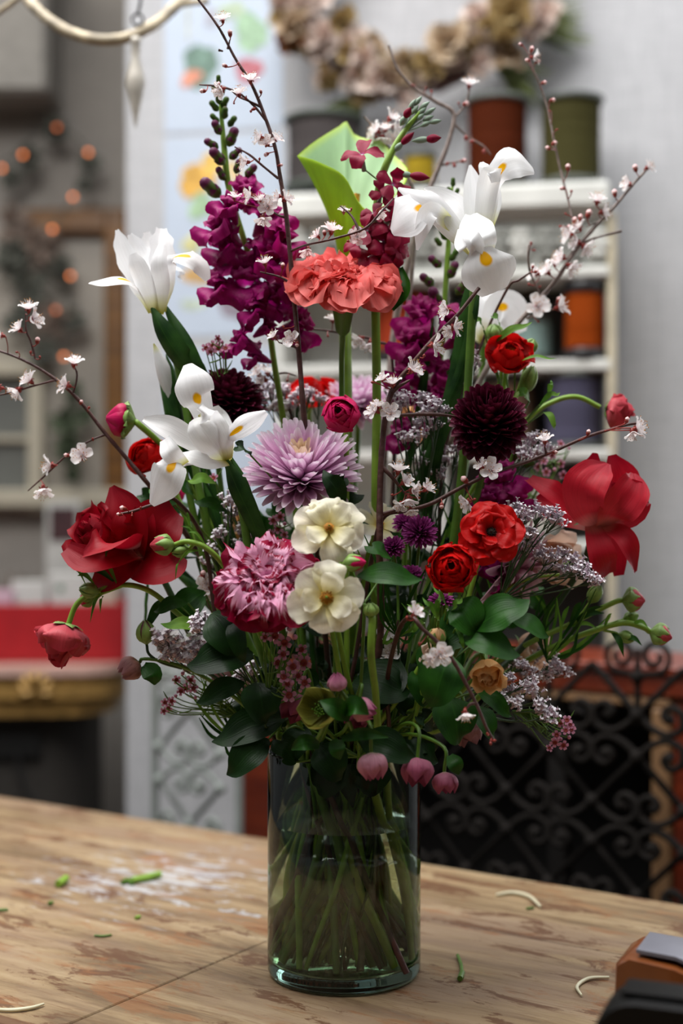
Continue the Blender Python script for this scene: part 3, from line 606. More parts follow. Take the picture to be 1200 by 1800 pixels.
m = MB(); LR.box(m, -80, 655, 50, 862, .012, .02); obj('pane', m, simple('pane_grey', '#6e706c', .3), wn, False)
m = MB(); LR.box(m, -120, -120, 84, 162, 0, .22, .015); o = obj('wall_unit', m, simple('unit_grey', '#85817b', .6), None, False); tag(o, 'grey box shaped heater unit high on the back room wall', 'heater')
gl = thing('dried_garland', LR.M @ V((LR.hit(80, 620)[0], -.08, LR.hit(80, 620)[1])), 'drooping garland of grey green dried sprigs with a light string on the dark wall', 'garland')
M_gg = simple('dusty_green', '#4a4c44', .8, var=.4); M_br = simple('dusty_brown', '#6a5a50', .8, var=.4)
m = MB(); tube(m, [LR.pt(x, y, .09) for x, y in ((-20, 300), (30, 270), (90, 225), (150, 262), (128, 345), (92, 400), (60, 480), (110, 520), (124, 485), (110, 620))], .003, 5, 60); obj('wire', m, M_gg, gl)
for (x, y, r_, k) in ((100, 225, 28, 0), (50, 278, 30, 0), (158, 285, 24, 0), (20, 310, 24, 0), (150, 325, 18, 0), (30, 395, 42, 1), (20, 450, 45, 0), (70, 430, 45, 1), (50, 500, 46, 0), (90, 560, 40, 1), (110, 470, 30, 0), (30, 560, 36, 0), (75, 620, 30, 0), (130, 560, 26, 0)):
    m = MB(); c = LR.pt(x, y, .1)
    for q in range(46):
        d = V((rnd.gauss(0, 1), rnd.gauss(0, .6), rnd.gauss(0, 1)-.2)).normalized()*(r_*4.2/FPX*rnd.uniform(.4, 1.1))
        petal(m, [c+d*.2, c+d*.6, c+d], [.002, .011, .001], (0, -1, .4), .3, nu=2, nv=4)
    obj('dried_sprig', m, (M_gg, M_br)[k], gl)
def emis(name, col, st):
    m, nt, N, L, b = new_mat(name); b.inputs['Emission Color'].default_value = rgb(col); b.inputs['Emission Strength'].default_value = st; b.inputs['Base Color'].default_value = rgb(col); return m
M_bulb = emis('warm_bulb', '#ff8a48', 2.6); M_bulb2 = emis('dim_bulb', '#ff8040', 1.0)
for x, y, k in ((3, 296, 1), (40, 272, 1), (155, 268, 1), (100, 224, 0), (128, 346, 1), (92, 403, 1), (124, 485, 1), (112, 627, 1), (98, 545, 0)):
    m = MB(); ell2(m, LR.pt(x, y, .17), .0062); obj('light_bulb', m, M_bulb if k else M_bulb2, gl)
hg = thing('hanging_greenery', LR.M @ V((LR.hit(130, 860)[0], -.1, LR.hit(130, 860)[1])), 'pair of dark green dried bunches hanging below the garland', 'greenery')
for x, y, r_ in ((115, 740, 34), (122, 790, 34), (150, 730, 20), (130, 690, 24), (128, 835, 18)):
    m = MB(); c = LR.pt(x, y, .1)
    for q in range(50):
        d = V((rnd.gauss(0, .5), rnd.gauss(0, .5), rnd.gauss(0, 1))).normalized()*(r_*4.2/FPX*rnd.uniform(.4, 1.1)); petal(m, [c+d*.2, c+d*.6, c+d], [.002, .012, .001], (0, -1, .4), .3, nu=2, nv=4)
    obj('bunch', m, simple('bunch_green%d' % y, '#3e4a34', .8, var=.4), hg)
# desk
DK = PF(3.45, -.06)
M_marb = simple('pink_marble', '#c8a498', .3, var=.2, scale=10); M_gold = simple('antique_gold', '#b08a4e', .38, .4, var=.35, scale=30); M_dk = simple('dark_cabinet', '#2c2824', .7)
dk = thing('console_table', DK.M @ V((-.9, .2, FLOOR)), 'antique console with pink marble top and carved gold edge in the back room', 'console')
s1, zt_ = DK.hit(214, 1150); s0 = s1-1.1; _, z2 = DK.hit(120, 1188, 0); _, z1 = DK.hit(120, 1172, 0); _, z3 = DK.hit(120, 1240); _, z4 = DK.hit(120, 1262)
z0_ = DK.hit(120, 1172)[1]
def slab(mb, z0, z1, inset, r=.12):
    x0, x1, y0, y1 = s0, s1-inset, inset, .5
    pts = [(x0, y1), (x0, y0)]+[(x1-r+r*math.sin(a), y0+r-r*math.cos(a)) for a in [math.pi/2*k/6 for k in range(7)]]+[(x1, y1)]
    n = len(pts); rows = [[DK.M @ V((x, y, z)) for x, y in pts] for z in (z0, z1)]; grid(mb, rows, closeu=True); mb.add(rows[0]+rows[1], [tuple(range(n))[::-1], tuple(range(n, 2*n))])
m = MB(); slab(m, z2, z0_, 0); obj('marble_top', m, M_marb, dk, False)
m = MB(); slab(m, z3, z2-.001, .02); slab(m, z3+.015, z2-.02, .008); obj('gold_frieze', m, M_gold, dk, False)
m = MB(); slab(m, z4, z3-.001, .03); obj('bead_trim', m, M_gold, dk, False)
m = MB(); slab(m, FLOOR, z4-.001, .10); obj('cabinet_body', m, M_dk, dk, False)
m = MB()
for q in range(7):
    a = math.pi*q/6; c = DK.pt(62, 1212, .0); d = V((math.cos(a), 0, math.sin(a))); petal(m, [c, c+d*.025+V((0, -.012, 0)), c+d*.045], [.003, .009, .002], (0, -1, 0), .5, nu=4, nv=6)
obj('shell_ornament', m, M_gold, dk)
# things on the console: they stand on the marble at distance y behind its front edge
def onD(mb, px0, px1, pytop, pybot_unused, dy, dep, bev=.003, lift=0.0, mi=0):
    off = -dy; a0, _ = DK.hit(px0, 1000, off); a1, _ = DK.hit(px1, 1000, off); _, zz = DK.hit((px0+px1)/2, pytop, off); box(mb, (a0, dy, z0_+lift+.0005), (a1, dy+dep, zz), DK.M, mi, bev); return DK.M @ V(((a0+a1)/2, dy+dep/2, z0_+lift))
M_redb = simple('red_tray', '#a3121c', .5, var=.1); M_whb = simple('white_card', '#c9c9c6', .6, var=.04)
m = MB(); onD(m, -140, 222, 1062, 0, .10, .012); a0, _ = DK.hit(-140, 1000, -.1); a1, _ = DK.hit(222, 1000, -.1); _, zz = DK.hit(40, 1062, -.1)
box(m, (a0, .10, z0_+.0005), (a0+.01, .42, zz), DK.M); box(m, (a1-.01, .10, z0_+.0005), (a1, .42, zz), DK.M); box(m, (a0, .41, z0_+.0005), (a1, .42, zz), DK.M); box(m, (a0, .10, z0_+.0005), (a1, .42, z0_+.008), DK.M)
tag(obj('red_tray', m, M_redb, None, False), 'long red box tray on the pink marble console', 'tray')
def deskbox(name, px0, px1, top, dy, dep, mat, label, cat, lift=.008):
    m = MB(); onD(m, px0, px1, top, 0, dy, dep, .002, lift); return tag(obj(name, m, mat, None, False), label, cat)
t_ = deskbox('gift_box', 88, 152, 1008, .17, .05, M_whb, 'white box with a green cross standing in the red tray', 'box')
m = MB(); off = -.168; a, z = DK.hit(106, 1034, off); e = .010; cc = [(-e, -e/3), (-e/3, -e/3), (-e/3, -e), (e/3, -e), (e/3, -e/3), (e, -e/3), (e, e/3), (e/3, e/3), (e/3, e), (-e/3, e), (-e/3, e/3), (-e, e/3)]
c = DK.M @ V((a, .168, z)); m.add([c+DK.S*x+V((0, 0, y_)) for x, y_ in cc], [tuple(range(12))]); 
crs = obj('green_cross', m, simple('cross_green', '#1c6a4a', .5), t_, False); crs.location = (0, 0, 0)
off_ = wloc(t_); crs.data = mesh_of('green_cross', m, crs.data.materials[0], off_, False)
deskbox('card_stack', 156, 205, 1030, .19, .05, simple('cream_card', '#c4b4a4', .6), 'cream card box at the right end of the red tray', 'box')
deskbox('small_carton', 20, 80, 1022, .2, .05, M_whb, 'white carton left of the green cross box', 'box')
deskbox('pink_packet', -20, 22, 1038, .16, .04, simple('pale_pink', '#c9a8b8', .6), 'pale pink packet at the left end of the red tray', 'packet')
deskbox('photo_frame', 80, 142, 880, .44, .02, simple('white_frame', '#bcbcb8', .5), 'white framed dark picture standing behind the red tray', 'picture frame', 0)
m = MB(); off = -.438; a0, z1_ = DK.hit(88, 892, off); a1, z0b = DK.hit(134, 950, off); box(m, (a0, .436, z0b), (a1, .4395, z1_), DK.M); pf = bpy.data.objects['photo_frame']; q = obj('picture', m, simple('dark_print', '#3a2024', .5, var=.8, scale=50), pf, False)
vs_ = thing('flower_pot', DK.M @ V((DK.hit(112, 1050, -.32)[0], .32, z0_+.01)), 'purple flowers in a white pot behind the green cross box', 'potted plant')
c = V(wloc(vs_)); m = MB(); lathe(m, Matrix.Translation(c), [(.028, 0), (.036, .07), (.034, .07)], 14); obj('pot', m, M_whb, vs_)
m = MB()
for q in range(70):
    d = V((rnd.gauss(0, 1), rnd.gauss(0, 1), abs(rnd.gauss(0, 1)))).normalized()*rnd.uniform(.03, .075); p = c+V((0, 0, .075)); petal(m, [p+d*.5, p+d*.8, p+d], [.002, .010, .006], (0, -1, 1), .4, nu=2, nv=4)
obj('blooms', m, simple('violet', '#4a2a66', .6, var=.4), vs_)
bt = [('brush_jar', 0, '#3a3430', 'dark jar of brushes behind the white carton', 20), ('glass_bottle', 1, '#5a5048', 'brown bottle at the left end behind the tray', -20)]
for name, i, col, lab, px in bt:
    t = thing(name, DK.M @ V((DK.hit(px, 1050, -.3)[0], .3, z0_+.0005)), lab, 'jar' if i == 0 else 'bottle'); c = V(wloc(t)); m = MB(); lathe(m, Matrix.Translation(c), [(.03, 0), (.035, .005), (.035, .09), (.028, .10), (.028, .11)], 16); obj('body', m, simple(name, col, .3), t)
    m = MB()
    for q in range(5): tube(m, [c+V((0, 0, .10)), c+V((rnd.uniform(-.04, .04), rnd.uniform(-.02, .02), rnd.uniform(.16, .22)))], .004, 6, 2)
    obj('handles' if i == 0 else 'stopper', m, simple(name+'_top', '#6a5a50', .5, var=.4), t)
# cable and socket in front of the dark cabinet body
m = MB(); box(m, (-.07, -.02, -.03), (.07, .0, .03), Matrix.Translation(DK.pt(22, 1310, -.1)) @ DK.M.to_3x3().to_4x4(), bev=.004)
tag(obj('power_strip', m, simple('black_rubber', '#0a0a0a', .5), None, False), 'black power strip fixed on the dark console body', 'power strip')
m = MB(); tube(m, [DK.pt(x, y, -.07) for x, y in ((30, 1322), (34, 1350), (44, 1385), (66, 1420), (90, 1500))], .006, 6); tag(obj('power_cable', m, simple('grey_cable', '#1c1a1a', .5)), 'dark cable hanging from the black power strip', 'cable')
# ------------------------------------------------------------------ vase and water
def glass(name, col, ior, rough=0.0, dens=0.0, vcol=(1, 1, 1)):
    m, nt, N, L, b = new_mat(name); g = N.new('ShaderNodeBsdfGlass'); g.inputs['Color'].default_value = rgb(col); g.inputs['IOR'].default_value = ior; g.inputs['Roughness'].default_value = rough
    L.new(g.outputs[0], N['Material Output'].inputs[0])
    if dens:
        a = N.new('ShaderNodeVolumeAbsorption'); a.inputs[0].default_value = rgb(vcol); a.inputs[1].default_value = dens; L.new(a.outputs[0], N['Material Output'].inputs['Volume'])
    return m
VR, VH, WZ = .0752, .2185, .150
vase = thing('glass_vase', (0.0025, 0, 0), 'clear cylindrical glass vase of water and green stems on the plank table', 'vase')
VM = Matrix.Translation((0.0025, 0, .0006))
m = MB(); lathe(m, VM, [(1e-5, 0), (VR-.006, 0), (VR-.002, .0015), (VR, .006), (VR, .012), (VR, .10), (VR, VH-.002), (VR-.0012, VH), (VR-.0026, VH-.002), (VR-.0028, .10), (VR-.0028, .022), (VR-.006, .015), (VR-.016, .0125), (1e-5, .0125)], 72, cap=False)
obj('glass_wall', m, glass('vase_glass', '#f4fbf8', 1.45, 0, 16, '#3c7c70'), vase)
m = MB(); ri = VR-.0025; lathe(m, VM, [(1e-5, .0123), (VR-.0158, .0124), (VR-.0058, .0149), (ri, .0222), (ri, .10), (ri, WZ), (1e-5, WZ)], 72, cap=False)
obj('water', m, glass('vase_water', '#fbfdf2', 1.33, 0, 4, '#9a9c50'), vase)
# ------------------------------------------------------------------ stems
def stem_into_vase(base, axis, k=0.5, end=None, mouth=None, neck=.05, rng=rnd):
    """path from a bloom's base down between the other stems through the vase mouth to the glass floor"""
    base = V(base); ax = V(axis).normalized(); d = V((base.x, base.y, 0)); L_ = max(d.length, 1e-4); dn = d/L_
    rm = min(.052, L_*.5+.004); q_ = rng.uniform(0, 6.28)
    mo = V(mouth) if mouth else dn*rm+V((math.cos(q_), math.sin(q_), 0))*rng.uniform(0, .034); mo = V((mo.x, mo.y, 0))
    if mo.length > .064: mo *= .064/mo.length
    a = math.atan2(-dn.y, -dn.x)+rng.uniform(-1.6, 1.6); e = V(end) if end else V((math.cos(a), math.sin(a), 0))*rng.uniform(.02, .064)
    mo.z = .222; e.z = .019
    p1 = base-ax*neck; mid = p1.lerp(mo, .5)+dn*min(.02, L_*.12); md = mo.lerp(e, .5); md.z = .12
    if p1.z < .27: mid = p1.lerp(mo, .5)+V((0, 0, .02))
    sh = V((.0025, 0, 0)); return [base, p1, mid, mo+sh, md+sh, e+sh]
def stem(t, base, axis, r=.0026, mat='stem', neck=.05, **kw):
    m = MB(); tube(m, stem_into_vase(base, axis, neck=neck, **kw), [r, r, r*1.05, r*1.1, r*1.1, r], 8, 30); return obj('stem', m, MT[mat], t)
def head(name, px, py, Y, label, cat='flower', group=None):
    return thing(name, at(px, py, Y), label, cat, group)
# ------------------------------------------------------------------ parametric blooms
def mum(px, py, Y, R, axis, mats, n, label, name='chrysanthemum', long_=1.0, flat=.75, th1=1.75, wd=.13, incurve=.25, r=.0032, core=.12, stemmat='stem', seed=1, sepal=True):
    g = random.Random(seed); t = head(name, px, py, Y, label); c = at(px, py, Y); R = S(R, Y); ax = V(axis).normalized(); M = frame(c-ax*R*.35, ax)
    groups = {}
    for i in range(n):
        f = (i+.5)/n; th = th1*f**.62+g.uniform(-.06, .06); az = i*2.39996+g.uniform(-.1, .1)
        L_ = R*(core+(1-core)*min(1, (th/.9))**.55)*g.uniform(.9, 1.07)*long_ if long_ != 1 else R*g.uniform(.93, 1.04)
        zf = flat; e = V((math.sin(th), math.cos(th)*zf, 0)); st = e*R*.16
        mid = e*L_*.6+V((0, incurve*L_*.12, 0)); tip = V((e.x*L_-incurve*L_*.22*math.sin(th), e.y*L_+incurve*L_*.18, 0))
        w = R*wd*g.uniform(.85, 1.1)
        mi = 0 if f > .07 or len(mats) < 2 else 1
        m = groups.setdefault(mi, MB())
        radial(m, M, az, [(st.x, st.y), (mid.x, mid.y), (tip.x, tip.y)], [w*.45, w*.8, w*1.0, w*1.08, w*.9, w*.42], .6, 0, 1, 0, 4, 8, side=g.uniform(-.08, .08)*R, tr=.5)
    for mi, m in sorted(groups.items()): obj('petals' if mi == 0 else 'centre_petals', m, MT[mats[mi]], t)
    m = MB(); lathe(m, frame(c-ax*R*.52, ax), [(.003, 0), (R*.25, R*.05), (R*.34, R*.16), (R*.2, R*.3)], 12); obj('calyx', m, MT['budgreen'], t)
    stem(t, c-ax*R*.5, ax, r, stemmat); return t
def ranunculus(px, py, Y, R, axis, mat, label, layers=5, per=6, openness=.8, centre='centre', name='ranunculus', r=.0026, seed=1, ruf=.1, stemmat='stem_l', crad=.2, neck=.04, hf=1.0, path=None):
    g = random.Random(seed); t = head(name, px, py, Y, label); c = at(px, py, Y); R = S(R, Y); ax = V(axis).normalized(); M = frame(c-ax*R*.45, ax, g.random()*6)
    for l in range(layers):
        f = l/max(1, layers-1)      # 0 outer .. 1 inner
        rad0 = R*(1-f*(1-crad)*.82); k = max(4, per-l//2); op = openness*(1-f)**.8
        m = MB()
        for q in range(k):
            az = 2*math.pi*(q+.5*l+g.uniform(-.22, .22))/k; h = hf*R*(.62+.28*f)*g.uniform(.86, 1.08); rad = rad0*g.uniform(.9, 1.07)
            rz = [(rad*.12, 0), (rad*(.72+.1*op), h*.22), (rad*(.98+.02*op), h*(.62-.18*op)), (rad*((.62 if f > .3 else .78)+.32*op), h*(1.05-.42*op))]
            w = rad*math.pi/k*1.3
            radial(m, M, az, rz, [w*.3, w*.8, w*1.02, w*.78], .36, ruf*g.uniform(.5, 1.3), g.uniform(1, 2), 0, 8, 9, side=g.uniform(-.15, .15)*rad, tr=.35)
        obj('petal_whorl', m, MT[mat], t)
    m = MB(); lathe(m, M, [(R*crad*.9, R*.12), (R*crad, R*.4), (R*crad*.8, R*.56), (R*crad*.3, R*.62)], 12)
    for q in range(40):
        a = q*2.4; rr = R*crad*(.3+.75*(q/40)); p = M @ V((rr*math.cos(a), rr*math.sin(a), R*.5)); p2 = M @ V((rr*1.15*math.cos(a), rr*1.15*math.sin(a), R*.68)); tube(m, [p, p2], [R*.01, R*.025], 4, 1)
    obj('centre', m, MT[centre], t)
    m = MB()
    for q in range(5): radial(m, M, q*1.257, [(0, -R*.02), (R*.35, -R*.02), (R*.62, R*.1)], [R*.08, R*.17, R*.02], .3, .1, 1, 0, 4, 6)
    obj('sepals', m, MT['budgreen'], t)
    if path: m = MB(); tube(m, path, r, 8); obj('stem', m, MT[stemmat], t)
    else: stem(t, c-ax*R*.45, ax, r, stemmat, neck)
    return t
def carnation(px, py, Y, R, axis, mat, label, seed=1, r=.0028, flat=.78, n=112, calyx=True, ser=.05):
    g = random.Random(seed); t = head('carnation', px, py, Y, label); c = at(px, py, Y); R = S(R, Y); ax = V(axis).normalized(); M = frame(c-ax*R*.5, ax)
    nb = [('guard_petals', .74, 1.0), ('inner_petals', .36, .74), ('heart_petals', 0, .36)]
    for nm, f0, f1 in nb:
        m = MB()
        for i in range(n):
            f = (i+.5)/n
            if not f0 <= f < f1: continue
            th = .12+1.5*f**.8+g.uniform(-.1, .1); az = i*2.4+g.uniform(-.25, .25); L_ = R*(.78+.26*f)*g.uniform(.88, 1.08); w = R*(.17+.31*f)*g.uniform(.85, 1.15)
            s_, c_ = math.sin(th), math.cos(th)
            rz = [(R*.04, 0), (L_*.35*s_, L_*.5), (L_*.75*s_, L_*(.50+.50*c_*flat+.12)), (L_*.98*s_+R*.05, L_*(.45+.78*c_*flat-.10*f))]
            radial(m, M, az, rz, [R*.05, w*.5, w*1.0, w*1.0], g.uniform(.1, .45), g.uniform(.12, .28), g.uniform(1.6, 3.2), ser*.6, 16, 14, side=g.uniform(-.12, .12)*R, tw=g.uniform(-.4, .4), tr=.5)
        obj(nm, m, MT[mat], t)
    b = M.translation
    m = MB(); lathe(m, frame(b-ax*R*.62, ax), [(r, 0), (R*.15, R*.1), (R*.20, R*.4), (R*.27, R*.78), (R*.3, R*.86), (R*.2, R*.84)], 14)
    for q in range(5): radial(m, frame(b-ax*R*.62, ax), q*1.257, [(R*.27, R*.7), (R*.31, R*.85), (R*.36, R*.98)], [R*.14, R*.12, R*.01], .3, 0, 1, 0, 4, 4)
    obj('calyx', m, MT['stem'], t); stem(t, b-ax*R*.62, ax, r, 'stem'); return t
def rose(px, py, Y, R, axis, mat, label, seed=1, outer=7, r=.003, stemmat='stem', closed=.75, nm='rose', traced=None, tmat=None):
    g = random.Random(seed); t = head(nm, px, py, Y, label); c = at(px, py, Y); R = S(R, Y); ax = V(axis).normalized(); M = frame(c-ax*R*.9, ax, g.random()*6)
    m = MB()
    for i in range(13):
        f = i/12; rad = R*(.10+.62*f); h = R*(1.85-.25*f); az = i*2.4; w = rad*(1.15-.2*f)+R*.06
        rz = [(R*.03, 0), (rad*1.05, h*.28), (rad*1.1, h*.62), (rad*(closed+.25*f), h*1.0)]
        radial(m, M, az, rz, [w*.35, w*1.15, w*1.25, w*.55], .55, .05, 1.2, 0, 9, 10, side=R*.1)
    obj('inner_petals', m, MT[mat], t)
    for q in range(outer):
        m = MB(); az = q*2*math.pi/outer*1.0+g.uniform(-.2, .2)+.5; a = g.uniform(.85, 1.1)
        radial(m, M, az, [(R*.05, 0), (R*.82*a, R*.42), (R*1.02*a, R*1.0), (R*1.16*a, R*1.42), (R*1.34*a, R*1.36)], [R*.2, R*.62, R*.66, R*.52, R*.10], .42, .08, 1, 0, 10, 12, side=g.uniform(-.1, .1)*R)
        obj('petal', m, MT[mat], t)
    m = MB(); ell(m, M @ V((0, 0, -R*.22)), ax, R*.4, R*.2, 10)
    for q in range(5): radial(m, M, q*1.257, [(R*.1, -R*.02), (R*.6, R*.05), (R*1.0, -R*.15)], [R*.1, R*.12, R*.01], .3, .1, 1, 0, 4, 8)
    obj('sepals', m, MT['stem'], t)
    for P, w, nrm, kw in (traced or []):
        m = MB(); petal(m, [at(x, y, Y+d) for x, y, d in P], [S(q, Y) for q in w], nrm, **kw); obj('petal', m, MT[tmat or mat], t)
    stem(t, M @ V((0, 0, -R*.2)), ax, r, stemmat); return t
def hellebore(px, py, Y, R, axis, mat, label, openn=.5, seed=1, n=5, stempath=None, leafy=True):
    """nodding cup: axis is the way the mouth looks; the stalk comes from behind"""
    g = random.Random(seed); t = head('hellebore', px, py, Y, label); c = at(px, py, Y); R = S(R, Y); ax = V(axis).normalized(); M = frame(c-ax*R*.9, ax, g.random()*6)
    for q in range(n):
        m = MB(); k = g.uniform(.95, 1.08); az = 2*math.pi*q/n
        radial(m, M, az, [(R*.03, 0), (R*.75*k, R*.32), (R*(.86+.3*openn)*k, R*1.0), (R*(.42+1.0*openn)*k, R*1.72*(1-.3*openn))], [R*.12, R*.66, R*.74, R*.04], .5, .06, 1, 0, 9, 12, side=R*.12*(q % 2))
        obj('sepal', m, MT[mat], t)
    m = MB()
    for q in range(26):
        a = q*2.4; rr = R*.4*(q/26)**.5; tube(m, [M @ V((rr*.3*math.cos(a), rr*.3*math.sin(a), R*.1)), M @ V((rr*math.cos(a), rr*math.sin(a), R*g.uniform(.7, .95)))], [R*.012, R*.012, R*.04], 4, 3)
    obj('stamens', m, MT['leaf_l'], t)
    b = M @ V((0, 0, 0)); m = MB()
    if stempath: P = [b]+stempath
    else:
        up = b-ax*R*1.0+V((0, 0, R*.8)); P = [b, up]+stem_into_vase(up, V((0, 0, 1)), neck=.01, rng=g)[2:]
    tube(m, P, [.0016, .0018, .002, .0022, .0022], 7, 26); obj('stem', m, MT['stem'], t); return t
def bud(px, py, Y, L_, r, axis, mat, label, sepal=.75, name='flower_bud', path=None, sr=.0018, seed=1, stemmat='stem_l', parent=None, lf=()):
    """closed bud wrapped by green sepals; px,py is its middle"""
    g = random.Random(seed); c = at(px, py, Y); L_ = S(L_, Y); r = S(r, Y); ax = V(axis).normalized(); b = c-ax*L_/2
    t = thing(name, c, label, 'flower bud') if parent is None else parent; M = frame(b, ax, g.random()*6)
    m = MB()
    for q in range(6): radial(m, M, q*2.4, [(r*.1, 0), (r*.95, L_*.35), (r*.9, L_*.7), (r*.12, L_*1.0)], [r*.2, r*.8, r*.8, r*.15], .6, .03, 1, 0, 6, 8)
    obj('petals', m, MT[mat], t)
    m = MB()
    for q in range(5): radial(m, M, q*1.257, [(r*.1, -r*.05), (r*1.1, L_*.28), (r*1.08, L_*.55*sepal/.75), (r*(.75 if sepal < 1 else .2), L_*sepal*1.05)], [r*.3, r*.58, r*.48, r*.02], .5, .05, 1, 0, 6, 8)
    obj('sepals', m, MT['budgreen'], t)
    if path: m = MB(); tube(m, [b]+path, sr, 7); obj('stem', m, MT[stemmat], t)
    for x0, y0, x1, y1, w in lf:
        p0, p1 = at(x0, y0, Y), at(x1, y1, Y-.008); k = p0.lerp(p1, .5)+V((0, -.004, .005)); m = MB(); petal(m, [p0, k, p1], [S(w)*.3, S(w), S(w)*.06], V((g.uniform(-.5, .5), -1, g.uniform(-.2, .8))), .35, .08, 1, 0, 5, 9, tw=g.uniform(-.5, .5)); obj('bract', m, MT['leaf' if w > 4 else 'leaf_l'], t)
    return t
def leafP(P, w, nrm=(0, -1, .5), mat='leaf', cup=.18, ruf=.04, parent=None, label=None, name='leaf', nu=6, nv=14, keel=0, tip=True):
    m = MB(); petal(m, P, w, V(nrm), cup, ruf, 1.2, 0, nu, nv, keel=keel); return obj(name, m, MT[mat], parent, label=label)
def pxl(Y, L_): return [at(x, y, Y+d) for x, y, d in L_]
# ------------------------------------------------------------------ traced blooms
def traced(t, Y, lst, mat, name):
    for it in lst:
        P, w, nrm = it[:3]; kw = dict(cup=.25, ruf=.05, fr=1.3, nu=10, nv=18); kw.update(it[3] if len(it) > 3 else {})
        mm = kw.pop('mat', mat); nm = kw.pop('name', name); m = MB(); petal(m, pxl(Y, P), [S(q, Y) for q in w], V(nrm), **kw); obj(nm, m, MT[mm], t)
FC = (0, -1, .15)

def open_flower(px, py, Y, R, axis, mat, label, whorls, name='butterfly_ranunculus', seed=1, centre='centre_y', crad=.13, r=.0024, ruf=.16, parts=True):
    """flat open bloom; whorls = (count, reach, lift, half width) outer to inner, each petal its own part"""
    g = random.Random(seed); t = head(name, px, py, Y, label); c = at(px, py, Y); R = S(R, Y); ax = V(axis).normalized(); M = frame(c-ax*R*.15, ax, g.random()*6)
    for l, (n, re, li, hw) in enumerate(whorls):
        for q in range(n):
            az = 2*math.pi*(q+.5*(l % 2)+g.uniform(-.16, .16))/n; a = R*re*g.uniform(.88, 1.08); z = R*li*g.uniform(.6, 1.4); m = MB()
            radial(m, M, az, [(R*.06, R*.04*l), (a*.45, z*.45+R*.05), (a*.8, z*.9+R*.03), (a, z+R*g.uniform(-.14, .06))], [R*hw*.25, R*hw*.8, R*hw*1.05, R*hw*.8], g.uniform(.02, .25), ruf*g.uniform(.4, 1.2), g.uniform(1, 2.2), .03, 12, 14, side=g.uniform(-.12, .12)*R, tr=.45)
            obj('petal', m, MT[mat], t)
    m = MB()
    for q in range(46):
        f = q/46; a = q*2.4; rr = R*crad*(.2+1.1*f); p = M @ V((rr*.6*math.cos(a), rr*.6*math.sin(a), R*.06)); p2 = M @ V((rr*math.cos(a), rr*math.sin(a), R*(.30-.14*f))); tube(m, [p, p2], [R*.012, R*.03], 4, 1)
    obj('stamens', m, MT[centre], t); m = MB(); ell(m, M @ V((0, 0, R*.05)), ax, R*.30, R*crad*.5, 8); obj('centre', m, MT['leaf_l' if mat == 'cream' else 'centre'], t)
    m = MB()
    for q in range(5): radial(m, M, q*1.257, [(0, -R*.02), (R*.25, -R*.06), (R*.5, -R*.02)], [R*.06, R*.13, R*.02], .3, .1, 1, 0, 4, 6)
    obj('sepals', m, MT['budgreen'], t); stem(t, c-ax*R*.15, ax, r, 'stem_l'); return t
# ------------------------------------------------------------------ irises
Y = -.03; t = head('iris', 830, 445, Y, 'white iris at upper right with three open falls turned to the viewer')
traced(t, Y, [
 ([(834, 448, .0), (795, 405, -.01), (762, 372, -.03), (735, 366, -.04), (708, 382, -.04), (688, 408, -.025)], [7, 15, 20, 36, 42, 8], (-.3, -1, .35), dict(cup=-.12, mat='irisfall')),
 ([(846, 440, 0), (860, 370, -.01), (868, 322, -.025), (884, 292, -.04), (910, 282, -.04), (938, 300, -.025)], [7, 13, 15, 28, 34, 8], (.2, -1, .5), dict(cup=-.12, mat='irisfall')),
 ([(836, 432, -.01), (842, 428, -.04), (848, 440, -.055), (856, 462, -.06), (864, 488, -.055), (870, 514, -.045)], [8, 14, 24, 46, 47, 24], (0, -1, .25), dict(cup=-.1, mat='irisfall')),
 ], 'irisfall', 'fall')
traced(t, Y, [
 ([(838, 446, 0), (800, 395, -.02), (765, 355, -.035), (738, 342, -.035), (700, 330, -.02)], [10, 24, 26, 20, 3], (0, -1, .5), dict(cup=-.5)),
 ([(790, 395, -.02), (758, 372, -.045), (742, 402, -.045), (733, 440, -.035)], [12, 17, 13, 2], (0, -1, .1)),
 ([(842, 440, -.005), (854, 365, -.02), (862, 318, -.035), (868, 300, -.045), (872, 320, -.045)], [9, 18, 20, 14, 8], (.2, -1, .2), dict(cup=-.4)),
 ([(850, 450, -.03), (846, 425, -.06), (836, 402, -.05), (828, 378, -.03)], [14, 26, 28, 10], (0, -1, -.1), dict(cup=.3)),
 ([(835, 450, -.03), (828, 432, -.06), (820, 420, -.055), (812, 400, -.04)], [10, 22, 22, 8], (-.3, -1, 0), dict(cup=.3))], 'iris', 'style_arm')
traced(t, Y, [
 ([(840, 440, .01), (836, 372, 0), (832, 325, 0), (826, 290, .005)], [9, 19, 16, 2], (-.4, -1, .1), dict(cup=.4)),
 ([(858, 400, .01), (866, 350, .0), (852, 300, -.01), (846, 285, -.005)], [9, 15, 12, 3], (.1, -1, .1)),
 ([(838, 446, .01), (812, 372, .02), (778, 345, .03), (745, 330, .03)], [8, 18, 16, 3], (0, -1, .5))], 'iris', 'standard')
stem(t, at(834, 452, Y+.01), (.05, .1, 1), .0042, 'stem', .06)
leafP(pxl(Y, [(838, 470, .02), (826, 530, .02), (805, 650, .03), (775, 760, .04), (720, 900, .05)]), [S(q) for q in (4, 15, 15, 14, 12)], (0, -1, 0), 'blade', -.5, 0, t, name='spathe')
leafP(pxl(Y, [(842, 512, .0), (832, 560, .0), (808, 660, .02), (780, 730, .03), (750, 900, .05)]), [S(q) for q in (1.5, 7, 10, 12, 10)], (0, -1, 0), 'blade', -.6, 0, t, name='spathe')
Y = 0.0; t = head('iris', 275, 550, Y, 'white iris at upper left seen from the side above a green spathe')
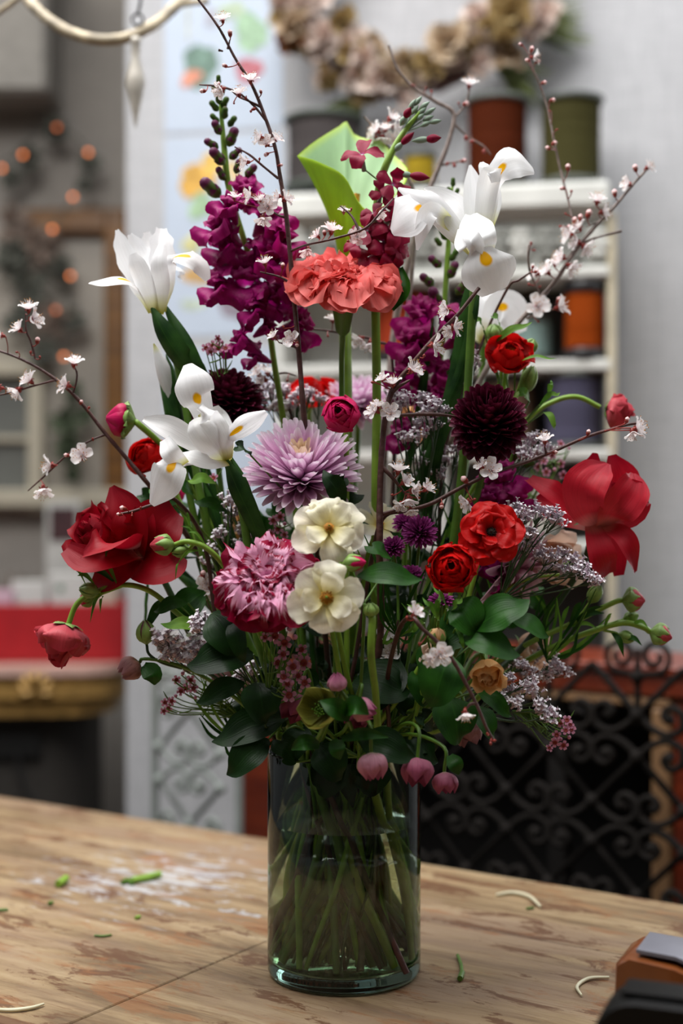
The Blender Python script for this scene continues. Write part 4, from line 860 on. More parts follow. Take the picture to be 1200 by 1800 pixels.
traced(t, Y, [
 ([(270, 552, 0), (245, 512, -.015), (222, 492, -.03), (192, 490, -.03), (158, 496, -.02)], [5, 11, 16, 26, 6], (.1, -.55, 1), dict(cup=-.2, mat='irisfall')),
 ([(282, 552, 0), (296, 500, -.01), (302, 456, -.02), (330, 450, -.03), (352, 464, -.025), (366, 492, -.02)], [5, 11, 13, 24, 24, 8], (.3, -.75, .7), dict(cup=-.15, mat='irisfall')),
 ([(277, 550, .01), (280, 500, .04), (290, 470, .07), (310, 470, .1), (320, 490, .11)], [5, 11, 13, 24, 8], (.2, -.5, .9), dict(cup=-.15, mat='irisfall'))], 'irisfall', 'fall')
traced(t, Y, [
 ([(268, 548, 0), (240, 490, 0), (218, 440, .01), (206, 404, .015)], [7, 17, 17, 4], (-.4, -1, .2), dict(ser=.10)),
 ([(272, 548, .005), (258, 490, .0), (245, 445, .01), (228, 412, .01)], [8, 19, 19, 6], (-.1, -1, .2), dict(ser=.12)),
 ([(283, 548, .0), (286, 485, -.005), (284, 435, 0), (284, 402, .01)], [8, 20, 22, 9], (.2, -1, .1), dict(ser=.12)),
 ([(280, 548, .01), (272, 470, .02), (262, 430, .03), (258, 408, .03)], [8, 16, 14, 6], (0, -1, .2), dict(ser=.1))], 'iris', 'standard')
traced(t, Y, [
 ([(272, 550, -.01), (254, 502, -.022), (240, 466, -.03), (232, 446, -.03)], [8, 17, 16, 7], (-.3, -1, .3), dict(cup=-.3)),
 ([(280, 550, -.01), (284, 500, -.02), (280, 462, -.028), (286, 430, -.02)], [8, 15, 14, 7], (.2, -1, .3), dict(cup=-.3))], 'iris', 'style_arm')
for P, w in (([(266, 540, -.012), (285, 580, -.018), (318, 630, -.012), (350, 660, 0), (400, 800, .02)], (3, 17, 20, 15, 10)), ([(288, 535, .004), (315, 590, -.008), (335, 630, -.008), (352, 665, .0), (395, 790, .02)], (3, 14, 15, 12, 8))):
    leafP(pxl(Y, P), [S(q) for q in w], (-.3, -1, 0), 'blade', -.5, 0, t, name='spathe')
stem(t, at(276, 552, Y), (-.35, 0, .9), .004, 'stem', .06)
Y = -.06; t = head('iris', 400, 812, Y, 'white iris at left with yellow flashes before the dark chrysanthemum')
traced(t, Y, [
 ([(372, 790, .01), (362, 745, -.01), (352, 712, -.02), (345, 696, -.03), (338, 668, -.03), (330, 640, -.018)], [9, 16, 22, 32, 32, 8], (0, -1, .2), dict(cup=-.12, mat='irisfall')),
 ([(402, 812, 0), (400, 785, -.02), (402, 768, -.03), (422, 752, -.035), (444, 738, -.03), (468, 724, -.02)], [6, 10, 12, 19, 18, 5], (.1, -1, .45), dict(cup=-.12, mat='irisfall')),
 ([(398, 814, 0), (350, 806, -.02), (312, 808, -.04), (298, 826, -.05), (285, 850, -.045), (266, 887, -.03)], [7, 11, 16, 31, 33, 6], (-.1, -1, .3), dict(cup=-.12, mat='irisfall'))], 'irisfall', 'fall')
traced(t, Y, [
 ([(392, 808, .01), (340, 778, .0), (295, 752, -.01), (252, 737, -.005)], [8, 20, 22, 5], (-.1, -1, .5), dict(cup=.3)),
 ([(400, 810, .01), (396, 770, .02), (385, 735, .03), (378, 714, .03)], [8, 18, 17, 6], (0, -1, .2)),
 ([(400, 812, -.01), (372, 812, -.03), (340, 802, -.035), (316, 800, -.03)], [8, 14, 15, 7], (0, -1, .6), dict(cup=-.2))], 'iris', 'standard')
traced(t, Y, [
 ([(398, 808, -.01), (372, 780, -.035), (350, 752, -.04), (342, 736, -.035)], [10, 24, 24, 12], (-.1, -1, .2), dict(cup=-.3)),
 ([(402, 808, -.01), (396, 775, -.03), (384, 745, -.035), (376, 722, -.03)], [9, 17, 15, 6], (.2, -1, .2), dict(cup=-.3)),
 ([(352, 740, -.03), (358, 728, -.045), (366, 718, -.04)], [10, 13, 12], (.1, -1, .3)),
 ([(322, 818, -.04), (300, 795, -.05), (290, 772, -.04)], [12, 17, 10], (-.2, -1, .1))], 'iris', 'style_arm')
for P, w in (([(396, 806, -.01), (415, 855, -.015), (445, 920, -.01), (478, 1000, .0)], (3, 17, 15, 8)), ([(402, 800, .0), (422, 850, -.005), (440, 900, 0), (470, 1000, .01)], (3, 12, 10, 5))):
    leafP(pxl(Y, P), [S(q) for q in w], (-.3, -1, 0), 'blade', -.5, 0, t, name='spathe')
stem(t, at(400, 812, Y), (-.25, 0, .9), .004, 'stem', .06)
Y = .16; t = head('iris', 862, 580, Y, 'blurred white iris behind the upper right iris and above the red ranunculus')
traced(t, Y, [([(850, 600, 0), (862, 560, -.02), (880, 540, -.03), (900, 550, -.03), (915, 585, -.02)], [8, 16, 28, 30, 10], FC, dict(mat='irisfall', name='fall')),
 ([(850, 600, 0), (845, 560, -.01), (850, 530, -.01), (858, 510, 0)], [8, 20, 20, 8], FC), ([(850, 600, 0), (880, 590, -.02), (905, 600, -.02)], [8, 24, 10], FC), ([(850, 600, 0), (826, 570, .0), (812, 540, .01)], [8, 18, 6], FC)], 'iris', 'standard')
stem(t, at(850, 602, Y), (.1, 0, 1), .0038, 'stem', .06)
Y = .02; t = head('iris_bud', 298, 660, Y, 'closed pointed white iris bud left of the dark chrysanthemum', 'flower bud')
m = MB(); tube(m, pxl(Y, [(270, 604, 0), (278, 625, 0), (290, 655, 0), (302, 695, 0), (310, 730, 0)]), [.0006, S(8), S(15), S(13), S(7)], 12, 24); obj('furled_petals', m, MT['iris'], t)
leafP(pxl(Y, [(292, 622, 0), (304, 660, -.006), (312, 720, -.008), (335, 800, 0), (385, 930, .01)]), [S(q) for q in (1, 9, 14, 13, 10)], (.4, -1, 0), 'blade', -.8, 0, t, name='spathe')
leafP(pxl(Y, [(276, 645, .004), (290, 700, -.006), (302, 740, -.008), (328, 800, .0), (385, 930, .01)]), [S(q) for q in (1, 9, 14, 13, 10)], (-.3, -1, 0), 'blade', -.8, 0, t, name='spathe')
stem(t, at(306, 740, Y), (-.2, 0, 1), .0036, 'stem', .05)
# long strap leaves of the irises, each its own
for i, (P, w, lab) in enumerate([
  ([(348, 830, .0), (375, 900, 0), (405, 985, 0), (450, 1120, .02), (530, 1320, .02)], 9, 'narrow dark iris leaf leaning left of the pink carnation'),
  ([(365, 820, .03), (385, 900, .03), (420, 1000, .03), (470, 1130, .03), (550, 1320, .03)], 13, 'broad iris leaf behind the narrow one at the left'),
  ([(762, 560, .05), (745, 660, .05), (730, 760, .05), (700, 900, .04), (650, 1300, .02)], 8, 'tall slim green blade left of the upper right iris stem'),
  ([(820, 560, .08), (770, 700, .07), (740, 820, .06), (700, 960, .05), (650, 1300, .03)], 9, 'tall green blade slanting behind the dark round chrysanthemum'),
  ([(300, 1000, .06), (370, 1060, .05), (430, 1140, .05), (520, 1310, .02)], 12, 'dark blade slanting below the left red rose'),
  ([(272, 970, .08), (330, 1020, .08), (400, 1100, .06), (520, 1300, .03)], 9, 'second dark blade slanting low at the left'),
  ([(262, 990, .05), (258, 1040, .05), (256, 1070, .05), (262, 1120, .06), (330, 1180, .06)], 3, 'thin green grass blade hanging under the left red rose'),
  ([(520, 720, .06), (525, 800, .06), (530, 900, .05), (560, 1300, .02)], 6, 'upright slim blade behind the lilac chrysanthemum')]):
    m = MB(); petal(m, pxl(0, P), [S(w)*.15, S(w), S(w), S(w)*.8, S(w)*.6], V((-.2, -1, 0)), -.45, 0, 1, 0, 6, 24); tag(obj('strap_leaf', m, MT['blade']), lab, 'leaf')
# ------------------------------------------------------------------ calla
Y = .07; t = head('calla_lily', 610, 440, Y, 'large lime green calla lily open above the coral carnation')
rim = [(522, 274, -.02), (545, 254, .01), (572, 236, .035), (596, 222, .05), (609, 214, .055), (622, 236, .055), (645, 244, .05), (668, 246, .045), (690, 270, .035), (716, 296, .01), (712, 322, -.02), (694, 345, -.035), (672, 372, -.05), (648, 372, -.06), (628, 352, -.062), (612, 320, -.06), (596, 302, -.055), (572, 290, -.045), (548, 280, -.035)]
for nm, mt, dz in (('spathe', 'calla_o', 0), ('spathe_lining', 'calla_i', -.0012)):
    rows = []; n = len(rim); RP = pxl(Y, rim); 
    for j in range(17):
        f = j/16; row = []
        cc = at(608+8*f, 470-100*f, Y)
        for i in range(n*2):
            rp = cr(RP+[RP[0]], i/(n*2)); a = 2*math.pi*i/(n*2); R0 = S(11+10*f, Y)
            # tube that flares into the traced rim
            b0 = V((at(606, 470, Y).x, Y+.0, at(606, 470, Y).z)); d = rp-b0; h = f; k = f**1.9
            ang = math.atan2(d.y, d.x); base = V((b0.x+R0*math.cos(ang), b0.y+R0*math.sin(ang), b0.z))
            p = V((base.x+(rp.x-base.x)*k, base.y+(rp.y-base.y)*k, base.z+(rp.z-base.z)*(f**.95)))
            if dz: p = p+(V((cc.x, cc.y, p.z))-p).normalized()*.0014
            row.append(p)
        rows.append(row)
    m = MB(); grid(m, rows, closeu=True); m.uv = [(u*.999, v) for u, v in m.uv]; obj(nm, m, MT[mt], t)
m = MB(); tube(m, pxl(Y, [(608, 440, 0), (618, 390, 0), (628, 340, -.005)]), [.005, .006, .003], 10); obj('spadix', m, MT['centre_y'], t)
m = MB(); P = pxl(Y, [(606, 472, 0), (606, 560, -.02), (608, 680, -.04), (608, 780, -.05)]); tube(m, P+stem_into_vase(P[-1], (0, 0, 1), neck=.02)[2:], [S(11), S(11), S(11.5), S(12), .006, .006], 12, 40); obj('stem', m, MT['stem_l'], t)
# ------------------------------------------------------------------ snapdragons
def floret_mesh(seed):
    g = random.Random(seed); m = MB(); M = Matrix.Identity(4); R = 1.0
    tube(m, [V((0, 0, -1.5)), V((0, 0, -.7)), V((0, 0, 0))], [.12, .34, .4], 10, 8, cap=False)
    for az, w, l, h, inn in ((1.1, .62, 1.15, .25, 0), (2.05, .62, 1.15, .3, 0), (3.9, .5, 1.0, -.1, 0), (4.71, .55, 1.05, -.2, 0), (5.5, .5, 1.0, -.1, 0), (4.3, .42, .55, .35, 1), (5.1, .42, .55, .35, 1)):
        if inn: rz = [(.3, -.1), (.3, .35), (.1, .55), (-.1, .4)]
        else: rz = [(.28, -.4), (.45, .2), (l*.8, .3+h), (l*1.1, .05+h*.6)]
        radial(m, M, az+g.uniform(-.1, .1), rz, [.3, w*.9, w*1.05, w*.7], g.uniform(-.2, .35), g.uniform(.16, .32), g.uniform(1.2, 2.2), .03, 9, 9, side=g.uniform(-.2, .2))
    me = mesh_of('snapdragon_floret', m, MT['snap']); return me
FM_ = [floret_mesh(k) for k in range(4)]
def spikebud_mesh(mt='snapbud'):
    m = MB(); lathe(m, Matrix.Identity(4), [(.06, 0), (.17, .12), (.23, .3), (.22, .5), (.24, .7), (.22, .86), (.13, .97), (.01, 1.0)], 10, cap=False)
    for q in range(4): radial(m, Matrix.Identity(4), q*1.57, [(.05, 0), (.22, .15), (.27, .35), (.24, .52)], [.08, .18, .15, .02], .4, 0, 1, 0, 4, 5)
    return mesh_of('snapdragon_bud', m, MT[mt])
BM_ = spikebud_mesh(); MT['snapgreen'] = pmat('snap_green_bud', [(0, '#4f7a2a'), (.75, '#4a6a2c'), (1, '#5a3040')], .25, .5, .1); BG_ = spikebud_mesh('snapgreen')
def snapdragon(spine, Y, buds, florets, label, r=.003, dY=0):
    P = [at(x, y, Y+d) for x, y, d in spine]; t = thing('snapdragon', P[0], label, 'flower'); m = MB()
    tube(m, P+stem_into_vase(P[-1], (0, 0, 1), neck=.03)[2:], [.0012, .002]+[r]*(len(P)+1), 9, 50); obj('stem', m, MT['stem_l'], t)
    for i, (x, y, L_, a, d) in enumerate(buds):
        a = math.radians(a); ax = V((math.sin(a), -.35*d, math.cos(a))).normalized(); c = at(x, y, Y-.006*d)-ax*S(L_)/2; inst('bud', BM_ if L_ > 27 else BG_, frame(c, ax, i, S(L_)*.98), t)
    for i, (x, y, R, a, b) in enumerate(florets):      # a: turn in the picture plane, b: how far it looks to the viewer
        a = math.radians(a); ax = V((math.sin(a)*(1-b), -b-.15, math.cos(a)*(1-b))).normalized(); c = at(x, y, Y-.015-.01*(i % 3)); inst('floret', FM_[i % 4], frame(c, ax, -i*.7*0+rnd.uniform(-.4, .4), S(R)*.98), t)
snapdragon([(384, 138, 0), (388, 190, 0), (394, 260, 0), (402, 330, 0), (425, 410, 0), (448, 480, 0), (470, 560, 0), (482, 640, .0), (495, 720, .01), (520, 900, .02)], .04,
 [(384, 140, 18, 0, 1), (378, 158, 20, -30, 1), (391, 160, 20, 25, 1), (384, 172, 24, -5, 2), (376, 186, 24, -40, 1), (395, 180, 24, 30, 1), (395, 198, 24, 10, 2), (377, 208, 22, -45, 1), (408, 213, 24, 40, 1), (381, 224, 30, -30, 2), (408, 240, 38, 25, 1), (371, 253, 30, -60, 1), (382, 275, 40, -45, 2), (414, 270, 30, 55, 1), (388, 305, 28, -30, 1), (370, 330, 48, -50, 1), (441, 300, 30, 45, 1), (418, 292, 28, 20, 1)],
 [(432, 340, 34, 10, .6), (388, 398, 40, -50, .4), (404, 362, 30, -20, .5), (395, 430, 38, -60, .5), (470, 385, 38, 50, .5), (495, 420, 36, 60, .4), (430, 490, 46, -10, .9), (385, 500, 36, -70, .4), (478, 455, 40, 50, .6), (500, 500, 32, 80, .3), (460, 440, 30, 20, .4), (450, 540, 34, -80, .3), (482, 530, 34, 60, .5), (525, 575, 34, 90, .4), (425, 600, 30, -60, .3), (448, 625, 24, -70, .3), (470, 575, 24, 60, .3)],
 'tall magenta snapdragon spike at left with green tip and dark buds', .0032)
snapdragon([(796, 318, 0), (792, 360, 0), (788, 430, 0), (782, 520, 0), (775, 620, 0), (762, 720, .0), (720, 900, .0)], .08,
 [(796, 320, 18, 0, 1), (790, 336, 18, -30, 1), (802, 338, 18, 30, 1), (796, 350, 18, 0, 2), (779, 412, 24, -30, 1), (806, 436, 24, 40, 1), (770, 425, 20, -40, 1), (764, 460, 32, -50, 1), (796, 474, 34, 25, 1), (750, 492, 34, -55, 1), (765, 522, 44, -30, 2), (812, 505, 36, 40, 1), (798, 448, 26, 30, 1)],
 [(738, 560, 40, -50, .6), (722, 600, 36, -60, .5), (790, 565, 36, 30, .5), (806, 595, 30, 60, .4), (745, 605, 30, 0, .7), (716, 660, 36, -60, .5), (745, 690, 28, -20, .5), (775, 655, 30, 40, .5), (700, 700, 26, -70, .4), (752, 730, 32, -30, .5), (706, 765, 30, -60, .5), (780, 700, 26, 40, .4)],
 'magenta snapdragon spike at the centre right behind the diagonal cherry twig', .003)
snapdragon([(890, 800, 0), (884, 860, 0), (850, 960, 0), (790, 1080, 0)], .03, [(905, 800, 30, 40, 1), (930, 815, 24, 70, 1), (862, 800, 24, -30, 1)],
 [(880, 850, 40, 10, .6), (905, 878, 30, 60, .5), (862, 880, 28, -40, .5), (878, 825, 26, 0, .5), (850, 960, 34, 120, .3), (870, 1010, 30, 100, .3)], 'short plum purple snapdragon tucked between the dark mum and red ranunculus')
# ------------------------------------------------------------------ stock
def stockfl(seed, n=4):
    g = random.Random(seed); m = MB()
    for q in range(n): radial(m, Matrix.Identity(4), q*2*math.pi/n+g.uniform(-.25, .25), [(.05, 0), (.3, .12), (.75, .3*g.uniform(-1, 1)), (1.1, .4*g.uniform(-1, .6))], [.06, .26, .44, .26], g.uniform(-.3, .3), .15, 1.5, .02, 8, 9, side=g.uniform(-.3, .3))
    tube(m, [V((0, 0, 0)), V((0, 0, -.9))], [.09, .14], 8, 2, mi=1); return mesh_of('stock_floret', m, [MT['stock'], MT['stockbud']])
SM_ = [stockfl(k) for k in range(3)]
Y = -.01; P = pxl(Y, [(742, 192, 0), (715, 225, 0), (690, 265, 0), (668, 320, 0), (662, 380, 0), (658, 470, 0), (660, 560, 0), (662, 700, .0), (660, 860, .0)])
t = thing('stock_spike', P[0], 'crimson stock spike with grey green buds in front of the calla lily', 'flower'); m = MB(); tube(m, P+stem_into_vase(P[-1], (0, 0, 1), neck=.02)[2:], [.0015, .0028, .0036, .004]+[.0044]*8, 9, 50); obj('stem', m, MT['stem_l'], t)
for i, (x, y, L_, a) in enumerate([(724, 184, 26, 35), (734, 178, 24, 40), (745, 186, 26, 55), (741, 196, 24, 50), (755, 196, 26, 60), (752, 208, 24, 70), (764, 214, 26, 80), (748, 218, 24, 65), (738, 206, 22, 50), (728, 194, 24, 40)]):
    a = math.radians(a); ax = V((math.sin(a), rnd.uniform(-.3, .1), math.cos(a))); c = at(x, y, Y); m = MB(); ell(m, c-ax*S(L_)/2, ax, S(L_), S(4.6), 8, 7); tube(m, [c-ax*S(L_)*.5, at(712, 232, Y)], .0007, 5, 3); obj('bud', m, MT['stockbud'], t)
for x0, y0, x1, y1, g_ in ((703, 222, 722, 188, .5), (690, 268, 728, 232, .45), (722, 248, 776, 242, .6), (700, 305, 756, 313, .4)):
    a_, b_ = at(x0, y0, Y), at(x1, y1, Y-.01); d = b_-a_; m = MB(); ell(m, a_, d, d.length*g_*1.2, S(6), 8, 7); ell(m, a_+d*g_*.7, d, d.length*(1-g_*.7), S(7 if y0 < 300 and x1 < 740 else 8), 8, 7, mi=1); obj('opening_bud', m, [MT['stockbud'], MT['stock']], t)
for i, (x, y, R, a, b) in enumerate([(636, 272, 34, -10, .4), (690, 325, 30, 50, .6), (655, 375, 26, -30, .4), (700, 362, 28, 60, .5), (645, 405, 30, -40, .5), (690, 405, 32, 40, .5), (682, 440, 34, 60, .6), (665, 470, 34, 30, .7), (690, 475, 28, 80, .5), (628, 430, 24, -30, .5), (680, 520, 26, 60, .5), (655, 495, 24, -40, .3), (672, 340, 24, 30, .5), (692, 382, 30, 60, .5), (675, 425, 30, 0, .8), (700, 440, 26, 80, .5), (655, 445, 26, -30, .6)]):
    a = math.radians(a); ax = V((math.sin(a)*(1-b), -b-.1, math.cos(a)*(1-b))).normalized(); c = at(x, y, Y-.012); inst('floret', SM_[i % 3], frame(c, ax, rnd.uniform(-.6, .6), S(R)*1.0), t)
    m = MB(); tube(m, [c-ax*S(R)*.8, P[3 if y < 350 else 4 if y < 430 else 5]], .0008, 5, 3); obj('stalk', m, MT['stem'], t)
leafP(pxl(Y, [(655, 340, 0), (705, 470, -.01), (712, 510, -.02), (690, 545, -.01)][1:]), [S(q) for q in (4, 13, 4)], (-.5, -1, 0), 'leaf', .6, 0, t)
# ------------------------------------------------------------------ carnations, mums, ranunculus
carnation(604, 500, -.03, 84, (.02, -.42, .9), 'coral', 'coral pink carnation in the upper middle below the calla lily', 3)
carnation(474, 1022, -.13, 82, (-.1, -.75, .6), 'vari', 'pink and crimson striped carnation beside the two cream flowers', 5, ser=.07)
mum(530, 812, -.05, 118, (0, -.62, .8), ['lilac', 'lilac_c'], 190, 'large lilac chrysanthemum with cream heart in the middle', long_=1.0001, flat=.86, th1=1.66, wd=.072, incurve=.45, seed=4, core=.52)
mum(860, 732, -.06, 80, (0, -.72, .66), ['dark'], 250, 'big round near black maroon chrysanthemum at the right', flat=.9, th1=2.35, wd=.125, incurve=.7, seed=5)
mum(402, 688, .015, 74, (.2, -.45, .88), ['dark'], 190, 'dark maroon chrysanthemum behind the left white iris', flat=.8, th1=2.0, wd=.13, incurve=.2, seed=6)
mum(330, 735, .10, 40, (-.3, -.4, .88), ['dark'], 90, 'partly hidden dark maroon chrysanthemum left of its larger neighbour', flat=.7, th1=1.9, wd=.13, incurve=0, seed=7)
mum(738, 930, -.07, 34, (0, -.8, .6), ['purple'], 120, 'purple button chrysanthemum above the red ranunculus pair', flat=.8, th1=2.0, wd=.09, seed=8, r=.0016, name='button_chrysanthemum')
mum(690, 958, -.08, 24, (-.1, -.7, .6), ['purple'], 70, 'smaller purple button chrysanthemum by the cream flower', flat=.8, th1=1.8, wd=.12, seed=9, r=.0014, name='button_chrysanthemum')
mum(712, 915, -.03, 26, (-.1, -.6, .8), ['purple'], 70, 'purple button chrysanthemum behind the brightest one', flat=.8, th1=1.8, wd=.12, seed=10, r=.0014, name='button_chrysanthemum')
mum(722, 1005, -.04, 26, (0, -.5, .8), ['purple'], 60, 'purple button chrysanthemum left of the lower red ranunculus', flat=.6, th1=1.8, wd=.13, seed=11, r=.0014, name='button_chrysanthemum')
mum(775, 1050, -.09, 26, (0, -.3, .9), ['purple'], 60, 'purple button chrysanthemum under the lower red ranunculus', flat=.6, th1=1.8, wd=.13, seed=12, r=.0014, name='button_chrysanthemum')
mum(918, 1012, .0, 92, (.72, -.4, -.42), ['palepink'], 60, 'pale pink spidery chrysanthemum facing down behind the right side', flat=.7, th1=1.6, wd=.10, incurve=0, seed=13)
mum(628, 694, .13, 72, (0, -.5, .8), ['lilac'], 110, 'second lilac chrysanthemum out of focus behind the magenta button', flat=.7, th1=1.8, wd=.09, seed=14)
open_flower(862, 936, -.10, 53, (.05, -.93, .3), 'red', 'wide open red ranunculus with dark centre at the right', [(7, 1.0, .12, .46), (6, .88, .3, .44), (6, .70, .42, .36), (5, .5, .48, .26)], 'ranunculus', 2, 'centre', .2)
ranunculus(795, 997, -.13, 44, (-.15, -.95, .15), 'red', 'half closed red ranunculus left below the wide open one', 6, 6, .55, seed=3, crad=.12, ruf=.14)
ranunculus(895, 622, .0, 40, (0, -.82, .5), 'red', 'small red ranunculus with yellow brown centre above the dark mum', 3, 6, .75, centre='centre_y', seed=4, crad=.34, ruf=.15)
ranunculus(597, 727, -.09, 33, (-.12, -.9, .25), 'magenta', 'round hot pink ranunculus button above the lilac chrysanthemum', 7, 6, .12, seed=5, crad=.16, ruf=.04)
open_flower(578, 927, -.15, 60, (.05, -.86, .4), 'cream', 'upper cream butterfly ranunculus in the middle', [(6, 1.0, .05, .46), (4, .72, .28, .32)], seed=6, crad=.11)
open_flower(574, 1050, -.18, 60, (0, -.97, .1), 'cream', 'lower cream butterfly ranunculus with ochre centre', [(6, 1.0, .05, .48), (3, .70, .25, .34)], seed=8, crad=.16)
open_flower(668, 920, -.02, 46, (.2, -.6, .6), 'cream', 'third cream butterfly ranunculus half hidden behind the brown twig', [(6, 1.0, .2, .34)], seed=9, crad=.12)
ranunculus(256, 800, .02, 38, (-.4, -.7, .5), 'red', 'red ranunculus at left beside the white iris', 6, 5, .3, seed=10, crad=.1)
ranunculus(545, 688, .14, 46, (0, -.5, .8), 'red', 'blurred red ranunculus behind the tall cherry twig', 4, 6, .8, seed=11)
ranunculus(298, 870, .09, 34, (-.4, -.6, .6), 'magenta', 'crimson pink ranunculus hidden behind the lowest white iris petal', 4, 6, .3, seed=12)
ranunculus(310, 752, .14, 26, (-.4, -.6, .6), 'magenta', 'small crimson ranunculus showing behind the iris bud stem', 4, 6, .3, seed=13)
ranunculus(112, 1118, -.05, 49, (-.25, -.15, -.95), 'coralran', 'coral ranunculus nodding upside down at the far lower left', 3, 6, .3, seed=14, hf=1.5, crad=.35, ruf=.2, path=pxl(-.05, [(120, 1098, 0), (135, 1062, 0), (165, 1042, 0), (215, 1028, 0), (265, 1040, 0), (320, 1085, .01), (380, 1130, .02)])+[V((-.05, -.02, .225)), V((.01, .01, .10)), V((.03, .02, .02))])
ranunculus(1078, 722, .06, 30, (.95, -.3, -.1), 'coralran', 'small coral ranunculus looking sideways at the far right', 4, 5, .35, seed=15, hf=1.7, ruf=.2, path=pxl(.06, [(1054, 716, 0), (1015, 698, 0), (975, 705, 0), (930, 735, 0), (850, 830, 0), (760, 1000, 0)])+[V((.045, .02, .225)), V((.0, .01, .10)), V((-.03, .02, .02))])
# ------------------------------------------------------------------ roses
k = dict(cup=.35, ruf=.05, fr=1, nu=12, nv=14)
rose(172, 942, -.04, 44, (-.65, -.55, .45), 'rose', 'big dark red rose at the left side of the bouquet', 3, 6, .0034, 'stem_d', traced=[
 ([(240, 985, .02), (222, 915, -.01), (197, 855, .0)], [20, 48, 5], (-.4, -1, .2), k), ([(238, 965, 0), (200, 955, -.045), (168, 962, -.055), (146, 976, -.045)], [30, 34, 28, 10], (-.4, -.7, .7), k),
 ([(240, 975, .0), (190, 985, -.02), (150, 985, -.03), (117, 965, -.02)], [20, 34, 28, 14], (-.3, -.8, .6), k), ([(240, 980, .01), (214, 1000, -.01), (185, 1018, -.01), (162, 1030, .0)], [14, 26, 24, 6], (-.2, -1, .2), k),
 ([(238, 990, .03), (258, 950, .0), (280, 920, -.01), (308, 897, 0)], [22, 46, 48, 20], (.2, -1, .2), k), ([(236, 990, .02), (262, 992, -.01), (290, 988, -.015), (318, 975, 0)], [24, 38, 40, 16], (.1, -1, .3), k),
 ([(238, 985, .02), (236, 930, -.01), (240, 890, 0)], [18, 40, 20], (0, -1, .1), k)], tmat='rose')
rose(1060, 885, .0, 46, (.28, -.3, .9), 'rose_o', 'large red rose with drooping outer petals at the right edge', 6, 5, .0034, 'stem_d', closed=.55, traced=[
 ([(1040, 925, .0), (1000, 895, -.01), (965, 865, -.02), (928, 842, -.005)], [10, 24, 26, 12], (.2, -.8, .7), k), ([(1032, 925, .01), (985, 905, .01), (955, 885, .02), (940, 880, .03)], [10, 20, 20, 8], (0, -1, .2), k),
 ([(1038, 920, -.01), (1050, 955, -.03), (1058, 985, -.03), (1062, 1014, -.0)], [12, 22, 26, 22], (.1, -1, .15), k), ([(1058, 925, -.01), (1090, 940, -.03), (1108, 970, -.03), (1116, 1006, -.005)], [8, 19, 18, 4], (.3, -1, .2), k),
 ([(1050, 925, .01), (1080, 970, .01), (1086, 1012, .01)], [12, 20, 10], (.3, -1, 0), k), ([(1048, 925, -.01), (1030, 895, -.035), (1028, 860, -.045), (1045, 832, -.04), (1068, 815, -.02)], [10, 30, 38, 33, 5], (-.4, -1, .2), dict(cup=.2, ruf=.1, nu=12, nv=16)), ([(1054, 926, -.012), (1080, 900, -.040), (1104, 872, -.042), (1116, 850, -.032), (1112, 832, -.018)], [10, 30, 34, 26, 5], (.3, -1, .2), dict(cup=.2, ruf=.1, nu=12, nv=16)),
 ([(1062, 925, .0), (1105, 895, -.03), (1118, 870, -.03), (1140, 896, -.005)], [14, 30, 26, 4], (.3, -1, .3), k), ([(1050, 920, .0), (1040, 850, .01), (1046, 796, .0)], [16, 34, 5], (-.3, -1, 0), k), ([(1060, 920, .01), (1085, 850, .0), (1074, 800, .0)], [16, 38, 8], (.2, -1, 0), k)], tmat='rose_o')
rose(856, 1184, -.12, 28, (.0, -.75, -.55), 'peach', 'small apricot garden rose low at the right among the leaves', 8, 5, .0022, nm='spray_rose')
rose(975, 985, .03, 40, (.35, -.5, .1), 'blush', 'pale blush rose behind the white statice at the right', 9, 5, .0022, nm='spray_rose')
rose(935, 1142, .04, 30, (.5, -.4, .1), 'blush', 'blurred peach rose behind the thick green stems at lower right', 10, 5, .0022, nm='spray_rose')
rose(410, 925, .06, 30, (-.2, -.6, .6), 'peach', 'pale yellow rose hidden deep behind the iris leaves', 12, 5, .0022, nm='spray_rose')
rose(752, 740, .12, 32, (0, -.6, .7), 'peach', 'apricot rose far behind the white statice in the centre', 13, 5, .0022, nm='spray_rose')
rose(758, 1152, -.10, 18, (-.3, -.5, .5), 'blush', 'half open blush spray rose above the white plum blossom', 14, 3, .0018, nm='spray_rose', closed=.3)
# ------------------------------------------------------------------ hellebores
hellebore(228, 1176, -.05, 24, (-.75, -.3, -.5), 'hell_m', 'dusky mauve hellebore hanging at the far lower left', .05, 1, stempath=pxl(-.05, [(252, 1158, 0), (290, 1163, 0), (350, 1185, .0), (430, 1240, .01)])+[V((-.05, -.02, .22)), V((-.02, .0, .1)), V((.02, .01, .02))])
hellebore(592, 1199, -.17, 19, (-.05, -.3, .9), 'hell_l', 'small upright pink hellebore bud below the lower cream flower', -.15, 2)
hellebore(560, 1246, -.16, 34, (-.4, -.85, .35), 'hell_g', 'olive green open hellebore in the bottom middle', .7, 3)
hellebore(640, 1248, -.17, 25, (.8, -.3, -.2), 'hell_l', 'bright pink hellebore looking right of the green one', .0, 4)
hellebore(655, 1348, -.16, 29, (.1, -.25, -.9), 'hell_l', 'light pink hellebore hanging over the vase rim', .05, 5)
hellebore(733, 1358, -.14, 30, (-.05, -.45, -.8), 'hell', 'deep rose hellebore right of the light pink one at the rim', .15, 6)
hellebore(782, 1378, -.13, 24, (.05, -.2, -.95), 'hell', 'lowest dusky pink hellebore hanging outside the vase at the right', .2, 7)
hellebore(516, 1245, -.10, 30, (-.3, -.4, -.5), 'hell', 'shaded maroon hellebore left of the green one', .1, 8)
hellebore(822, 1290, -.04, 28, (.2, -.3, -.7), 'hell_m', 'peach brown hellebore under the big leaves at lower right', .3, 9)
